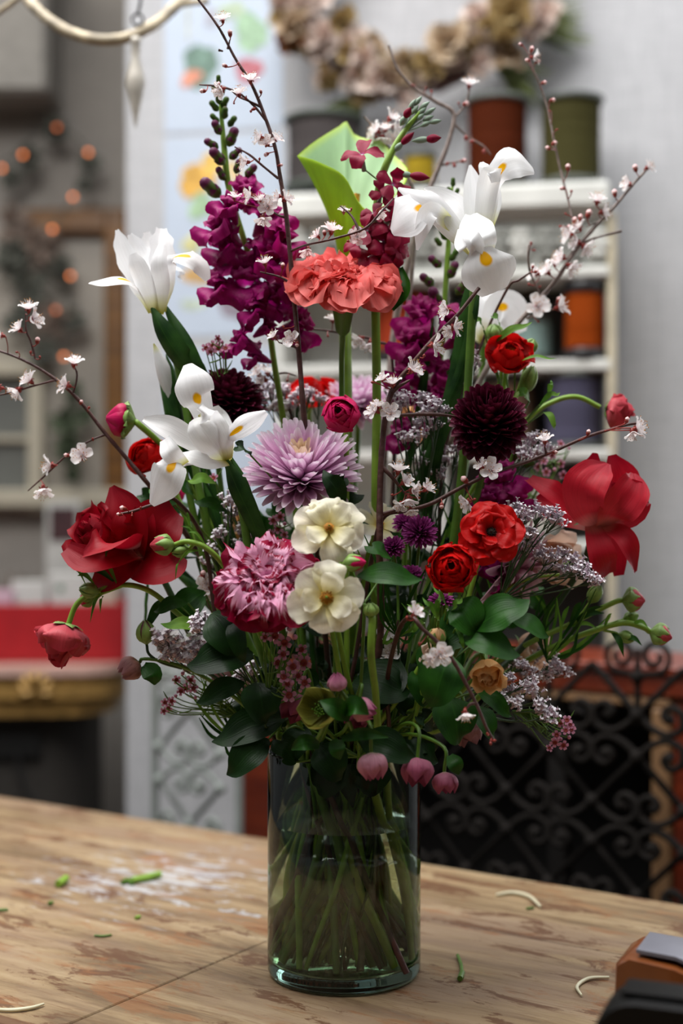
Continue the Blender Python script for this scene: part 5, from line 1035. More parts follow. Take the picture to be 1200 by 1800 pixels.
hellebore(625, 1262, -.14, 24, (-.2, -.5, -.7), 'hell', 'shaded pink hellebore hanging behind the bright pink one', .3, 10)
hellebore(395, 1195, -.02, 26, (-.3, -.4, -.6), 'hell_m', 'brownish hellebore in shade between the left leaves', .2, 11)
hellebore(445, 1085, -.05, 26, (-.3, -.4, -.6), 'hell', 'dark pink hellebore in shade under the striped carnation', .2, 12)
bud(256, 1112, -.05, 42, 15, (-.05, -.2, 1), 'hell_m', 'green brown hellebore bud standing left of the pink statice', 1.0, 'hellebore_bud', pxl(-.05, [(262, 1150, 0), (285, 1165, .0), (320, 1175, 0)]), .0014, stemmat='stem_d')
# bracts by the hellebores
for P, w, lab in (([(615, 1262, -.17), (590, 1245, -.185), (562, 1232, -.18)], 16, 'small green bract lying over the olive hellebore'), ([(600, 1252, -.17), (625, 1240, -.19), (648, 1256, -.185)], 15, 'small green bract touching the bright pink hellebore'), ([(252, 1170, -.05), (268, 1185, -.065), (272, 1204, -.06)], 17, 'pale green bract beside the mauve hellebore at far left'), ([(600, 1300, -.15), (640, 1290, -.165), (682, 1296, -.16)], 10, 'dull green bract above the light pink hellebore'), ([(596, 1300, -.15), (592, 1316, -.165), (598, 1335, -.16)], 13, 'dull green bract hanging left above the light pink hellebore'), ([(790, 1328, -.13), (800, 1344, -.14), (806, 1362, -.135)], 13, 'olive bract above the lowest hellebore'), ([(560, 1310, -.14), (535, 1305, -.155), (512, 1318, -.15)], 13, 'green bract at the vase rim on the left')):
    m = MB(); petal(m, [at(x, y, d) for x, y, d in P], [S(w)*.4, S(w), S(w)*.08], V((0, -1, .3)), .3, .05, 1, 0, 6, 10); tag(obj('hellebore_bract', m, MT['leaf']), lab, 'leaf')
# ------------------------------------------------------------------ ranunculus buds on their stalks
t = bud(212, 738, .0, 52, 30, (-.95, -.2, .12), 'magenta', 'fat magenta ranunculus bud at the left edge of the bouquet', .55, 'ranunculus_bud', pxl(.0, [(246, 748, 0), (290, 790, .02), (350, 880, .03), (430, 1050, .03)])+[V((-.04, .02, .225)), V((.01, .0, .1)), V((.03, .0, .02))], .0032)
bud(285, 958, -.10, 44, 17, (-.95, -.3, 0), 'coralran', 'pink tipped bud in front of the left red rose', .8, 'ranunculus_bud', pxl(-.10, [(330, 952, 0), (365, 965, 0), (400, 1005, .01), (450, 1100, .03)])+[V((-.03, -.04, .225)), V((.01, .0, .1)), V((.04, .0, .02))], .0026)
bud(318, 968, -.095, 32, 11, (-.9, -.2, -.2), 'budgreen', 'small closed green bud behind the pink tipped one', 1.0, 'ranunculus_bud', pxl(-.10, [(345, 955, 0), (368, 966, 0)]), .0018, lf=[(362, 960, 330, 935, 3), (335, 935, 328, 900, 2.5), (352, 950, 318, 925, 2.5), (350, 968, 312, 990, 3), (316, 988, 308, 1020, 2)])
bud(157, 1038, -.055, 34, 12, (-.95, -.2, .2), 'budgreen', 'closed green bud on the arching stalk at lower left', 1.0, 'ranunculus_bud', pxl(-.05, [(180, 1034, 0), (215, 1028, 0)]), .0018, lf=[(205, 1026, 180, 985, 4), (185, 985, 196, 956, 2.5), (200, 1022, 154, 1003, 5), (165, 1026, 136, 1012, 4), (150, 1026, 134, 1004, 3), (180, 1046, 160, 1080, 3), (182, 1048, 176, 1078, 3), (176, 1044, 158, 1095, 2.5)])
bud(152, 1054, -.04, 30, 13, (-.9, 0, -.2), 'magenta', 'dark red bud under the closed green one at lower left', .8, 'ranunculus_bud', pxl(-.05, [(175, 1045, 0), (215, 1030, 0)]), .0016)
bud(1113, 1055, .0, 40, 20, (.98, -.15, .0), 'coralran', 'upper of two red tipped buds at the far right', .75, 'ranunculus_bud', pxl(0, [(1080, 1058, 0), (1035, 1080, 0), (1000, 1098, 0), (930, 1130, .0), (850, 1180, .02), (760, 1260, .02)])+[V((.05, .02, .225)), V((.01, .02, .1)), V((-.03, .02, .02))], .0028)
bud(1161, 1116, .0, 40, 18, (.9, -.15, -.25), 'coralran', 'lower of two red tipped buds at the far right', .8, 'ranunculus_bud', pxl(0, [(1130, 1103, 0), (1095, 1095, 0), (1045, 1108, 0), (970, 1138, 0), (880, 1190, .02), (780, 1280, .02)])+[V((.055, .0, .225)), V((.02, -.02, .1)), V((-.02, -.03, .02))], .003)
bud(1108, 1085, .01, 28, 9, (.9, 0, .3), 'budgreen', 'small green bud right under the upper red tipped bud', 1.0, 'ranunculus_bud', pxl(0, [(1085, 1092, 0), (1070, 1098, 0)]), .0014)
bud(1100, 1120, .0, 30, 10, (.8, -.2, -.3), 'budgreen', 'small green bud below the forked stalk at the right', 1.0, 'ranunculus_bud', pxl(0, [(1080, 1112, 0), (1060, 1108, 0)]), .0014, lf=[(1095, 1125, 1128, 1135, 5), (1075, 1112, 1096, 1155, 6), (1060, 1106, 1075, 1078, 4), (1110, 1097, 1140, 1105, 4)])
bud(1045, 1045, .0, 36, 11, (.5, -.1, .8), 'budgreen', 'leafy green bud rising beneath the large right rose', 1.0, 'ranunculus_bud', pxl(0, [(1022, 1078, 0), (1000, 1098, 0)]), .0014, lf=[(1000, 1098, 1022, 1058, 6), (1005, 1096, 1062, 1078, 6), (1012, 1092, 1060, 1066, 5), (1000, 1102, 1052, 1106, 4), (985, 1106, 1000, 1065, 4)])
bud(768, 1118, -.12, 34, 15, (.1, -.5, .8), 'peach', 'green bud with apricot tip above the white plum blossom', .85, 'ranunculus_bud', pxl(-.11, [(764, 1140, 0), (745, 1200, .02), (720, 1300, .03)]), .002)
bud(652, 1072, -.15, 26, 12, (-.1, -.3, .9), 'budgreen', 'round green bud on a thick stalk right of the lower cream flower', 1.0, 'ranunculus_bud', pxl(-.15, [(654, 1095, 0), (652, 1150, 0), (660, 1220, .02), (665, 1300, .04)]), .0034)
bud(622, 990, -.16, 44, 14, (.95, -.3, .1), 'magenta', 'striped maroon bud between the two cream flowers', .8, 'ranunculus_bud', pxl(-.15, [(595, 995, 0), (600, 1040, .02)]), .002)
bud(1000, 1000, -.02, 36, 13, (.3, -.6, .5), 'budgreen', 'green bud in front of the blush rose', 1.0, 'ranunculus_bud', pxl(-.02, [(985, 1010, 0), (920, 1020, .0), (860, 1060, .01)]), .0016)
bud(928, 668, .02, 50, 13, (.3, -.2, .9), 'budgreen', 'scaly green bud cone behind the small red ranunculus', 1.0, 'flower_bud', pxl(.0, [(905, 700, 0), (880, 780, .01), (800, 950, .02)]), .0022)
bud(868, 585, .03, 30, 14, (-.1, -.3, .9), 'budgreen', 'lime green bud above the small red ranunculus', 1.0, 'ranunculus_bud', pxl(.03, [(872, 610, 0), (880, 660, .01), (840, 800, .02)]), .0018)
bud(932, 608, .02, 26, 11, (.4, -.3, .9), 'budgreen', 'lime green bud right of the small red ranunculus', 1.0, 'ranunculus_bud', pxl(.02, [(925, 635, 0), (905, 700, .01), (840, 850, .02)]), .0016)
# ------------------------------------------------------------------ plum blossom branches
def blossom_meshes():
    out = []
    for sd in range(4):
        g = random.Random(sd); p = MB(); I = Matrix.Identity(4)
        for q in range(5):
            if sd == 3 and q == 4: continue
            az = q*1.2566+g.uniform(-.15, .15); up = g.uniform(.0, .5)
            radial(p, I, az, [(.12, .0), (.45, .12+up*.3), (.85, .2+up), (1.05, .15+up*1.2)], [.08, .34, .42, .22], .35, .05, 1, 0, 6, 7)
        s = MB()
        for q in range(20):
            a = q*2.4; th = g.uniform(.1, 1.0); l = g.uniform(.7, 1.15); e = V((math.sin(th)*math.cos(a), math.sin(th)*math.sin(a), math.cos(th)))
            tube(s, [V((0, 0, .05)), e*l*.55+V((0, 0, .06)), e*l], [.026, .020, .020], 4, 3); ell(s, e*l-e*.03, e, .11, .05, 5, 3, mi=1)
        c = MB(); lathe(c, I, [(.04, -.45), (.17, -.38), (.22, -.15), (.24, .02), (.1, .05)], 8)
        for q in range(5): radial(c, I, q*1.2566+.6, [(.2, 0), (.35, -.05), (.42, -.2)], [.12, .13, .02], .2, 0, 1, 0, 3, 4)
        out.append((mesh_of('blossom', p, MT['cherry']), mesh_of('stamens', s, [MT['stamen'], MT['centre_y']]), mesh_of('calyx', c, MT['calyx'])))
    return out
BL = blossom_meshes()
def pbud():
    m = MB(); ell(m, V((0, 0, .1)), (0, 0, 1), 1.0, .5, 10, 8, skew=.1); lathe(m, Matrix.Identity(4), [(.05, -.45), (.3, -.3), (.44, 0), (.46, .3), (.38, .42)], 8, mi=1); return mesh_of('blossom_bud', m, [MT['pinkbud'], MT['calyx']])
PB = pbud()
def rb():
    m = MB(); ell(m, V((0, 0, -.5)), (0, 0, 1), 1.2, .42, 8, 6); return mesh_of('leaf_bud', m, MT['calyx'])
RB = rb()
DIRS = {'u': (0, -.3, 1), 'd': (0, -.3, -1), 'l': (-1, -.35, .15), 'r': (1, -.35, .15), 'f': (0, -1, .2), 'ul': (-.7, -.4, .7), 'ur': (.7, -.4, .7), 'dl': (-.7, -.4, -.6), 'dr': (.7, -.4, -.6), 'b': (.2, .8, .5)}
def branch(label, Y, main, subs, flowers, r=(.0028, .001), mat='bark', tail=None, tocup=True, bs=15):
    """main, subs: pixel polylines; flowers: (x, y, kind, dir, size)"""
    P = [at(x, y, Y+d) for x, y, d in main]; t = thing('blossom_branch', P[-1], label, 'branch')
    m = MB(); full = P+(stem_into_vase(P[-1], (0, 0, 1), neck=.02)[2:] if tocup else [])
    n = len(full); tube(m, full, [r[1]+(r[0]-r[1])*min(1, i/(len(P)-1)*1.0) for i in range(n)], 8, n*6, wob=.08); obj('main_stem', m, MT[mat], t)
    al = [cr(P, i/120) for i in range(121)]
    for sb in subs:
        Q = [at(x, y, Y+d) for x, y, d in sb]; m = MB(); tube(m, Q, [r[1]*1.25]+[r[1]]*(len(Q)-2)+[r[1]*.6], 7, None, wob=.1); obj('twig', m, MT[mat], t); al += [cr(Q, i/40) for i in range(41)]
    for i, (x, y, kd, d, s) in enumerate(flowers):
        c = at(x, y, Y-.006); ax = V(DIRS[d])+V((rnd.uniform(-.25, .25), 0, rnd.uniform(-.25, .25))); ax.normalize(); s_ = S(bs*s*.88, Y)
        if kd == 'o':
            a, b, cx = BL[i % 4]; M = frame(c-ax*s_*.2, ax, rnd.random()*6, s_); o = inst('blossom', a, M, t)
            for nm, me in (('stamens', b), ('calyx', cx)):
                k = bpy.data.objects.new(nm, me); COL.objects.link(k); k.parent = o
            base = c-ax*s_*.65
        elif kd == 'b': inst('blossom_bud', PB, frame(c-ax*s_*.3, ax, 0, s_*.62), t); base = c-ax*s_*.55
        else: inst('leaf_bud', RB, frame(c, ax, 0, s_*.5), t); base = c-ax*s_*.25
        q = min(al, key=lambda v: (v-base).length)
        if (q-base).length > .0015:
            m = MB(); tube(m, [q, q.lerp(base, .5)-ax*.001, base], [.0006, .0005, .0007], 5, 5); obj('flower_stalk', m, MT['calyx'], t)
    return t
branch('tall plum blossom branch rising through the centre to the top edge', -.04,
 [(346, -4, 0), (384, 48, 0), (414, 104, 0), (443, 150, 0), (468, 212, 0), (484, 262, 0), (492, 310, 0), (502, 372, 0), (509, 440, 0), (517, 530, 0), (526, 630, 0), (534, 730, .0), (548, 860, .03), (570, 1100, .06)],
 [[(470, 216, 0), (446, 186, 0), (418, 163, 0), (385, 152, 0), (350, 149, 0)], [(458, 188, 0), (438, 178, 0), (420, 170, .005), (402, 155, .005)], [(489, 314, 0), (462, 292, 0), (438, 272, 0), (412, 258, 0)], [(509, 442, 0), (540, 430, -.01), (585, 420, -.02), (640, 402, -.02), (668, 374, -.02), (690, 350, -.01)], [(512, 500, 0), (492, 487, 0), (457, 478, 0)], [(525, 612, 0), (505, 606, 0), (490, 602, 0)], [(500, 382, 0), (488, 378, 0), (474, 368, 0)], [(384, 88, 0), (392, 90, 0)], [(400, 86, 0), (404, 70, 0)], [(632, 408, -.02), (618, 380, -.015), (598, 362, -.01)]],
 [(391, 32, 'o', 'u', 1.1), (404, 57, 'b', 'u', 1.1), (440, 138, 'o', 'u', 1.2), (394, 115, 'b', 'l', .9), (419, 112, 's', 'u', .8), (355, 160, 'b', 'l', 1.0), (387, 158, 'o', 'dl', 1.25), (384, 147, 'b', 'u', .8), (420, 162, 'o', 'u', 1.1), (432, 172, 's', 'd', 1), (441, 195, 's', 'd', .9), (446, 192, 's', 'r', 1), (458, 160, 'b', 'u', .7), (411, 181, 's', 'd', .7),
  (455, 241, 'o', 'l', 1.1), (468, 251, 'o', 'f', 1.1), (486, 243, 'o', 'ur', 1.0), (467, 272, 'b', 'dl', .9), (430, 285, 'o', 'l', 1.2), (456, 280, 's', 'u', .8), (494, 290, 'b', 'r', .7), (412, 345, 'o', 'u', .9), (438, 343, 'o', 'l', 1.2), (456, 350, 'o', 'u', 1.1), (470, 362, 'o', 'f', 1.3), (462, 385, 'o', 'd', 1.2), (488, 345, 'o', 'l', .9), (503, 348, 'o', 'ur', 1.1), (465, 460, 'o', 'u', 1.1), (497, 466, 'b', 'u', 1.0), (480, 590, 'o', 'ul', .9), (512, 597, 'o', 'f', 1.2), (522, 606, 'b', 'd', .9), (498, 575, 's', 'u', .8),
  (540, 441, 'o', 'd', 1.1), (556, 413, 'o', 'ul', 1.0), (570, 408, 'b', 'u', .9), (583, 402, 'o', 'u', 1.4), (627, 415, 'o', 'f', 1.2), (668, 374, 'o', 'dr', 1.0), (604, 370, 'o', 'u', .8), (617, 368, 's', 'u', .8), (612, 424, 's', 'l', .9)], (.0030, .0011))
branch('plum blossom branch reaching out to the left edge above the red rose', .0,
 [(-30, 608, .02), (0, 617, .01), (45, 635, 0), (95, 665, 0), (140, 705, 0), (185, 762, 0), (222, 805, 0), (258, 848, .0), (300, 900, .02), (360, 990, .04), (450, 1130, .05)],
 [[(62, 630, 0), (54, 600, 0), (46, 580, 0), (45, 552, 0)], [(98, 668, 0), (60, 678, -.005), (20, 690, 0), (-20, 698, 0)], [(128, 692, 0), (134, 672, 0), (135, 655, 0), (129, 642, 0)], [(184, 764, 0), (158, 775, -.005), (120, 798, 0), (80, 835, 0), (49, 863, 0)]],
 [(50, 540, 'o', 'u', 1.3), (60, 560, 'o', 'r', 1.4), (32, 577, 'o', 'ul', 1.2), (66, 597, 'b', 'u', 1.1), (54, 620, 's', 'u', 1), (-1, 590, 'o', 'l', 1.2), (30, 619, 's', 'l', .8), (70, 628, 's', 'u', .8), (130, 636, 'o', 'u', 1.3), (114, 676, 'o', 'l', 1.4), (50, 667, 'o', 'ul', 1.4), (28, 688, 'o', 'dl', 1.4), (-4, 682, 'o', 'l', 1.3), (143, 706, 'b', 'ur', .8), (156, 717, 's', 'ur', .9), (144, 800, 'o', 'f', 1.5), (116, 800, 'b', 'l', .9), (86, 818, 'o', 'l', 1.4), (76, 862, 'o', 'd', 1.4), (163, 772, 's', 'u', .8)], (.0030, .0010))
branch('short bare twig with two white buds over the left red rose', -.07, [(212, 903, 0), (236, 898, 0), (275, 885, 0), (310, 880, .02), (360, 960, .05)], [[(236, 899, 0), (225, 903, 0)]], [(215, 893, 'b', 'l', 1.1), (208, 904, 'b', 'l', .8), (247, 893, 's', 'u', .8), (232, 906, 's', 'd', .7)], (.0022, .001), tocup=True)
branch('grey plum branch with pale buds and blossom reaching to the upper right', .10,
 [(1146, 288, .0), (1116, 320, 0), (1078, 365, 0), (1040, 405, 0), (1008, 445, 0), (975, 495, 0), (940, 535, 0), (905, 575, 0), (860, 640, 0), (800, 760, 0), (720, 960, .0)],
 [[(933, 80, .03), (930, 110, .03), (945, 140, .03), (962, 190, .03), (972, 240, .02), (985, 300, .02), (998, 350, .01), (1008, 400, .0), (1010, 440, 0)], [(1092, 406, .0), (1055, 416, 0), (1030, 425, 0), (1008, 440, 0), (995, 455, 0)], [(930, 430, -.03), (928, 450, -.03), (932, 480, -.02), (948, 515, 0)], [(1075, 368, 0), (1060, 385, 0), (1030, 400, 0)], [(925, 560, 0), (945, 552, 0), (985, 540, 0)]],
 [(914, 78, 'b', 'l', .7), (935, 85, 'b', 'u', .9), (926, 106, 'b', 'l', .8), (946, 108, 'b', 'r', .8), (957, 145, 'b', 'r', .9), (972, 176, 'b', 'r', .9), (975, 251, 'b', 'r', .9), (962, 260, 'b', 'l', .9), (998, 293, 'b', 'u', 1.1), (987, 331, 'b', 'l', .9), (1004, 337, 's', 'u', .9), (940, 100, 'o', 'r', 1.0), (966, 195, 's', 'l', .7), (978, 228, 's', 'r', .7), (994, 376, 's', 'l', .8), (985, 398, 's', 'l', .9), (1000, 398, 'b', 'u', .8),
  (1140, 293, 'o', 'ur', 1.0), (1116, 294, 'b', 'u', 1.2), (1102, 322, 'o', 'l', 1.1), (1080, 338, 'b', 'u', 1.2), (1050, 350, 'o', 'u', 1.3), (1062, 372, 'o', 'r', 1.2), (1035, 374, 'b', 'u', 1.4), (1020, 381, 'b', 'u', 1.1), (1010, 386, 'b', 'u', 1.1), (998, 412, 'o', 'l', 1.3), (1030, 435, 'o', 'dr', 1.3), (985, 452, 'o', 'l', 1.3), (1004, 470, 'o', 'dr', 1.4), (960, 475, 'o', 'ul', 1.3), (940, 480, 'o', 'l', 1.2), (975, 462, 'o', 'u', 1), (945, 538, 'o', 'f', 1.6), (985, 538, 'o', 'r', 1.5), (982, 526, 'b', 'u', 1.1), (933, 428, 's', 'u', .9), (938, 440, 's', 'r', .8), (930, 500, 's', 'l', .9), (948, 504, 's', 'r', .8), (945, 565, 's', 'dr', .9), (1016, 398, 'o', 'ul', 1.2), (1012, 425, 'o', 'l', 1.2)], (.0036, .0012), 'bark_g')
branch('tall grey forked plum branch behind the upper right iris', .17,
 [(683, 80, 0), (698, 120, 0), (728, 155, 0), (765, 178, 0), (797, 200, 0), (788, 250, 0), (764, 310, 0), (742, 370, 0), (718, 460, 0), (690, 600, 0), (670, 900, -.05)],
 [[(800, 205, 0), (815, 188, 0), (822, 170, 0), (826, 148, 0)], [(798, 218, 0), (822, 240, 0), (850, 258, 0), (862, 272, 0)], [(775, 290, 0), (800, 285, 0), (818, 280, 0)]],
 [(825, 146, 'o', 'u', 1.2), (820, 182, 'b', 'r', 1.0), (806, 182, 's', 'u', .8), (758, 162, 's', 'u', .9), (748, 155, 's', 'u', .7), (726, 150, 's', 'l', .8), (818, 243, 's', 'u', 1.2), (829, 249, 's', 'r', 1.2), (850, 266, 's', 'd', 1.2), (816, 282, 'b', 'r', .9), (798, 290, 's', 'd', 1.3), (786, 288, 's', 'u', 1)], (.0040, .0012), 'bark_g')
branch('blurred plum twig with pink blossom behind the stock buds', .12, [(640, 205, 0), (665, 235, 0), (690, 270, 0), (715, 305, 0), (730, 400, .0), (700, 700, -.02)], [[(665, 235, 0), (690, 215, 0)], [(690, 270, 0), (705, 285, 0)]],
 [(660, 228, 'o', 'ul', 1.2), (678, 225, 'o', 'u', 1.1), (688, 205, 'o', 'ur', 1.2), (694, 222, 'o', 'r', 1.1), (672, 245, 'o', 'd', 1.2), (690, 245, 'o', 'f', 1.2), (668, 273, 'b', 'l', 1), (704, 285, 'b', 'r', 1.0), (655, 240, 'o', 'l', 1.1)], (.0024, .0012), 'bark_g')
branch('diagonal plum twig crossing before the right iris stem', -.09,
 [(842, 506, .0), (805, 552, 0), (762, 596, 0), (720, 645, 0), (688, 690, 0), (674, 760, 0), (668, 860, 0), (667, 980, 0), (668, 1120, .03)],
 [[(688, 690, 0), (700, 680, -.005), (720, 668, -.005)], [(670, 820, 0), (690, 840, 0), (712, 868, 0)], [(676, 735, 0), (700, 730, 0), (760, 728, 0), (800, 732, .02)], [(668, 905, 0), (700, 895, 0)]],
 [(783, 545, 'o', 'l', 1.3), (800, 575, 'o', 'r', 1.3), (790, 582, 'o', 'dl', 1.0), (765, 607, 'o', 'r', 1.5), (727, 648, 'o', 'ur', 1.5), (745, 626, 's', 'u', 1), (672, 665, 'o', 'ul', 1.0), (655, 672, 's', 'l', 1), (690, 672, 'o', 'u', 1.2), (658, 720, 'o', 'ul', 1.4), (686, 725, 'o', 'f', 1.3), (665, 712, 'o', 'u', 1.1), (700, 824, 'o', 'u', 1.4), (712, 845, 'o', 'ur', 1.3), (728, 862, 'o', 'r', 1.3), (752, 858, 'o', 'ur', 1.3), (718, 880, 'o', 'd', 1.3), (704, 888, 'o', 'dl', 1.1), (690, 870, 's', 'l', .9), (735, 875, 's', 'r', 1), (722, 898, 'o', 'd', 1)], (.0034, .0017))
branch('long thin plum twig reaching right over the red rose to the nodding coral flower', -.07,
 [(1135, 742, .04), (1105, 746, .04), (1068, 756, .03), (1030, 768, .02), (980, 790, .01), (930, 810, 0), (870, 830, 0), (812, 856, 0), (760, 884, 0), (715, 898, 0), (672, 912, .01), (650, 1000, .03)],
 [[(880, 826, 0), (868, 815, 0)], [(960, 798, 0), (957, 785, 0)]],
 [(1122, 752, 'o', 'r', 1.5), (1112, 762, 'o', 'd', 1.2), (1102, 737, 'b', 'u', 1.0), (1034, 759, 'b', 'u', 1.0), (957, 772, 'o', 'u', 1.2), (976, 795, 'b', 'r', .9), (862, 825, 'o', 'f', 1.5), (845, 818, 'o', 'ul', 1.0), (815, 842, 'b', 'ul', 1.4), (820, 884, 'o', 'dl', 1.3), (776, 890, 'b', 'd', 1.0), (833, 878, 's', 'r', 1)], (.0022, .0012))
branch('low plum twig drooping in front of the leaves at the lower right', -.17,
 [(868, 1303, .0), (855, 1280, 0), (838, 1240, 0), (815, 1195, 0), (795, 1160, 0), (770, 1130, 0), (742, 1105, 0), (722, 1085, .01), (700, 1110, .05), (680, 1200, .09)],
 [[(836, 1236, 0), (826, 1238, 0), (820, 1246, 0)]],
 [(774, 1150, 'o', 'f', 1.6), (757, 1160, 'o', 'dl', 1.2), (730, 1076, 'o', 'ur', 1.3), (737, 1132, 's', 'u', 1.0), (818, 1256, 'o', 'd', 1.3), (868, 1302, 's', 'r', 1), (856, 1290, 's', 'u', .8), (862, 1306, 's', 'd', 1), (715, 1086, 's', 'u', 1)], (.0022, .0013))
branch('thin plum twig crossing horizontally behind the carnation stem', .06, [(545, 578, 0), (580, 582, 0), (620, 590, 0), (660, 600, 0), (690, 640, .0), (690, 900, 0)], [[(880, 330, 0), (860, 400, 0), (845, 470, 0)]][:0],
 [(576, 590, 's', 'd', .9), (632, 598, 'o', 'dl', 1.3), (650, 606, 'o', 'd', 1.2), (585, 560, 'o', 'u', 1.1), (716, 515, 'b', 'u', 1.0), (640, 585, 'b', 'u', .9)][:4], (.0018, .0010))
branch('short dark twig with red brown buds beside the right iris', .02, [(936, 476, 0), (912, 492, 0), (890, 510, .01), (840, 620, .02), (780, 800, .02)], [[(890, 378, .03), (872, 372, .03), (862, 400, .03), (858, 470, .03)]][:0], [(933, 426, 's', 'u', .8), (936, 470, 's', 'u', .9), (940, 478, 's', 'r', 1)][1:], (.0018, .0009))
branch('blossom sprig tucked in the shade beside the fork of the thick stalk', -.05, [(700, 1090, 0), (690, 1130, 0), (680, 1200, .01), (670, 1290, .02)], [], [(680, 1110, 'o', 'f', 1.3), (692, 1128, 'o', 'r', 1.2), (686, 1148, 'o', 'f', 1.3), (676, 1160, 'o', 'dl', 1.2)], (.0016, .001))
branch('blossom sprig behind the blades under the left red rose', .0, [(357, 1000, 0), (362, 1040, 0), (380, 1090, .01), (460, 1220, .03)], [], [(357, 1008, 'b', 'u', 1.3), (352, 1014, 's', 'l', 1), (364, 1026, 'o', 'f', 1.4), (368, 1042, 'o', 'd', 1.4)], (.0016, .001))
branch('blossom sprig beside the stem of the left dark chrysanthemum', .06, [(462, 640, 0), (478, 665, 0), (500, 700, .0), (530, 800, .0), (560, 1000, .0)], [[(478, 660, 0), (500, 655, 0), (520, 660, 0)]], [(460, 668, 'o', 'l', 1.4), (470, 652, 'o', 'u', 1.2), (452, 655, 'o', 'ul', 1.2), (505, 668, 's', 'd', 1), (420, 545, 'o', 'u', 1.3)][:4], (.0018, .001))
# ------------------------------------------------------------------ filler: statice, waxflower, foliage
def statice(label, Y, pts, root, seed, mat=('statice', 'statice_p'), name='statice_spray', dens=22, size=.95, spread=12, cat='filler flower'):
    """pts: pixel centres of its floret clusters; root: pixel where the wiry stems join"""
    g = random.Random(seed); rp = at(root[0], root[1], Y+.01); t = thing(name, rp, label, cat)
    m = MB(); full = [rp+V((0, 0, .0)), rp.lerp(V((rp.x*.3, rp.y*.3, .225)), .6)+V((0, 0, .0)), V((rp.x*.25, rp.y*.25+g.uniform(-.02, .02), .225)), V((g.uniform(-.03, .03), g.uniform(-.03, .03), .12)), V((g.uniform(-.05, .05), g.uniform(-.04, .04), .02))]
    tube(m, full, [.0009, .0012, .0014, .0014, .0014], 6, 24); obj('stem', m, MT['stem_d'], t)
    for i, (x, y) in enumerate(pts):
        c = at(x, y, Y+g.uniform(-.02, .02)); out = (c-rp).normalized(); m = MB(); fl = MB(); k = rp.lerp(c, .6)+V((g.uniform(-.008, .008), g.uniform(-.01, .01), g.uniform(-.006, .006)))
        tube(m, [rp, k, c-out*.004], [.0008, .0007, .0006], 5, 8)
        for q in range(dens):
            d = V((g.gauss(0, 1), g.gauss(0, .8), g.gauss(0, .75))); p = c+d*S(spread)*.62; u = (out+V((0, -.3, .8))+d*.25).normalized(); s_ = .0033*size*g.uniform(.8, 1.2)
            if q % 3 == 0: tube(m, [k.lerp(c, .5), p-u*s_], [.0004, .0003], 4, 3)
            tube(fl, [p-u*s_*.9, p], [s_*.22, s_*.42], 5, 1, mi=1)
            for w in range(4): radial(fl, frame(p, u, w), w*1.57, [(0, 0), (s_*.5, s_*.35), (s_*.8, s_*.55)], [s_*.1, s_*.38, s_*.25], .2, 0, 1, 0, 2, 2)
        obj('twiglets', m, MT['stem_d'], t); obj('floret_cluster', fl, [MT[mat[0]], MT[mat[1]]], t)
    return t
statice('white statice spray in the centre between cherry twig and dark mum', .0, [(715, 698), (742, 700), (700, 712), (748, 722), (765, 712), (778, 722), (732, 745), (712, 765), (738, 764), (690, 690), (758, 745)], (742, 900), 1)
statice('white statice spray lower in the centre among thin stems', .02, [(755, 805), (768, 790), (742, 812), (785, 806), (768, 830), (800, 790), (740, 838)], (748, 960), 2)
statice('white statice spray right of the red ranunculus under the red rose', -.06, [(915, 903), (926, 906), (945, 893), (957, 900), (975, 903), (982, 912), (930, 935), (940, 946), (924, 957), (905, 893)], (880, 1050), 3)
statice('pale statice spray arching over the blush rose', -.05, [(948, 972), (968, 978), (990, 975), (1008, 985), (1020, 998), (1035, 1010), (1045, 1022), (985, 1000), (1005, 1005), (960, 995)], (880, 1055), 4)
statice('shaded lilac statice at lower right above the iron screen', .0, [(945, 1150), (975, 1165), (988, 1180), (940, 1185), (920, 1170), (962, 1185), (905, 1160)], (840, 1250), 5, dens=26)
statice('grey lilac statice trailing below the apricot rose', -.06, [(890, 1190), (900, 1210), (885, 1225), (905, 1235), (935, 1215), (945, 1235), (958, 1250), (965, 1262), (928, 1202)], (830, 1260), 6, dens=24)
statice('pink grey statice cluster beside the dark left leaves', -.05, [(280, 1120), (300, 1115), (318, 1135), (335, 1128), (350, 1120), (300, 1148), (325, 1155), (345, 1140), (290, 1132)], (420, 1220), 7, dens=40, size=1.2)
statice('small white statice tip above the left dark leaf', -.08, [(352, 1092), (360, 1100), (346, 1100)], (440, 1200), 8, dens=20)
statice('lilac statice behind the lilac chrysanthemum', .08, [(455, 690), (478, 698), (500, 685), (520, 695), (545, 690), (470, 680), (510, 712), (560, 700), (490, 715)], (520, 880), 9, dens=28)
statice('grey statice in the shade at left behind the iris spathes', .0, [(395, 915), (388, 935), (410, 900), (425, 890), (375, 965), (362, 985), (405, 880), (430, 930), (418, 955)], (450, 1110), 10, dens=22)
statice('dim statice deep between the lower left leaves', -.05, [(425, 1180), (432, 1195), (440, 1175), (470, 1215), (462, 1222), (418, 1195)], (480, 1280), 11, dens=26)
statice('white statice tuft left of the small red ranunculus', .03, [(826, 650), (835, 640), (818, 665), (828, 632)], (800, 820), 12, dens=20)
statice('white statice behind the dark mum on its lower right', .02, [(930, 775), (945, 765), (960, 785), (925, 795), (950, 800)], (860, 960), 13, dens=26)
def wax_mesh():
    m = MB()
    for q in range(5): radial(m, Matrix.Identity(4), q*1.2566, [(.35, 0), (.7, .1), (1.0, .05)], [.2, .36, .25], .2, .05, 1, 0, 4, 4)
    lathe(m, Matrix.Identity(4), [(.1, -.7), (.4, -.2), (.46, .1), (.40, .2), (.25, .02), (.02, -.05)], 10, mi=1, cap=False); return mesh_of('waxflower', m, [MT['wax'], MT['calyx']])
WX = wax_mesh()
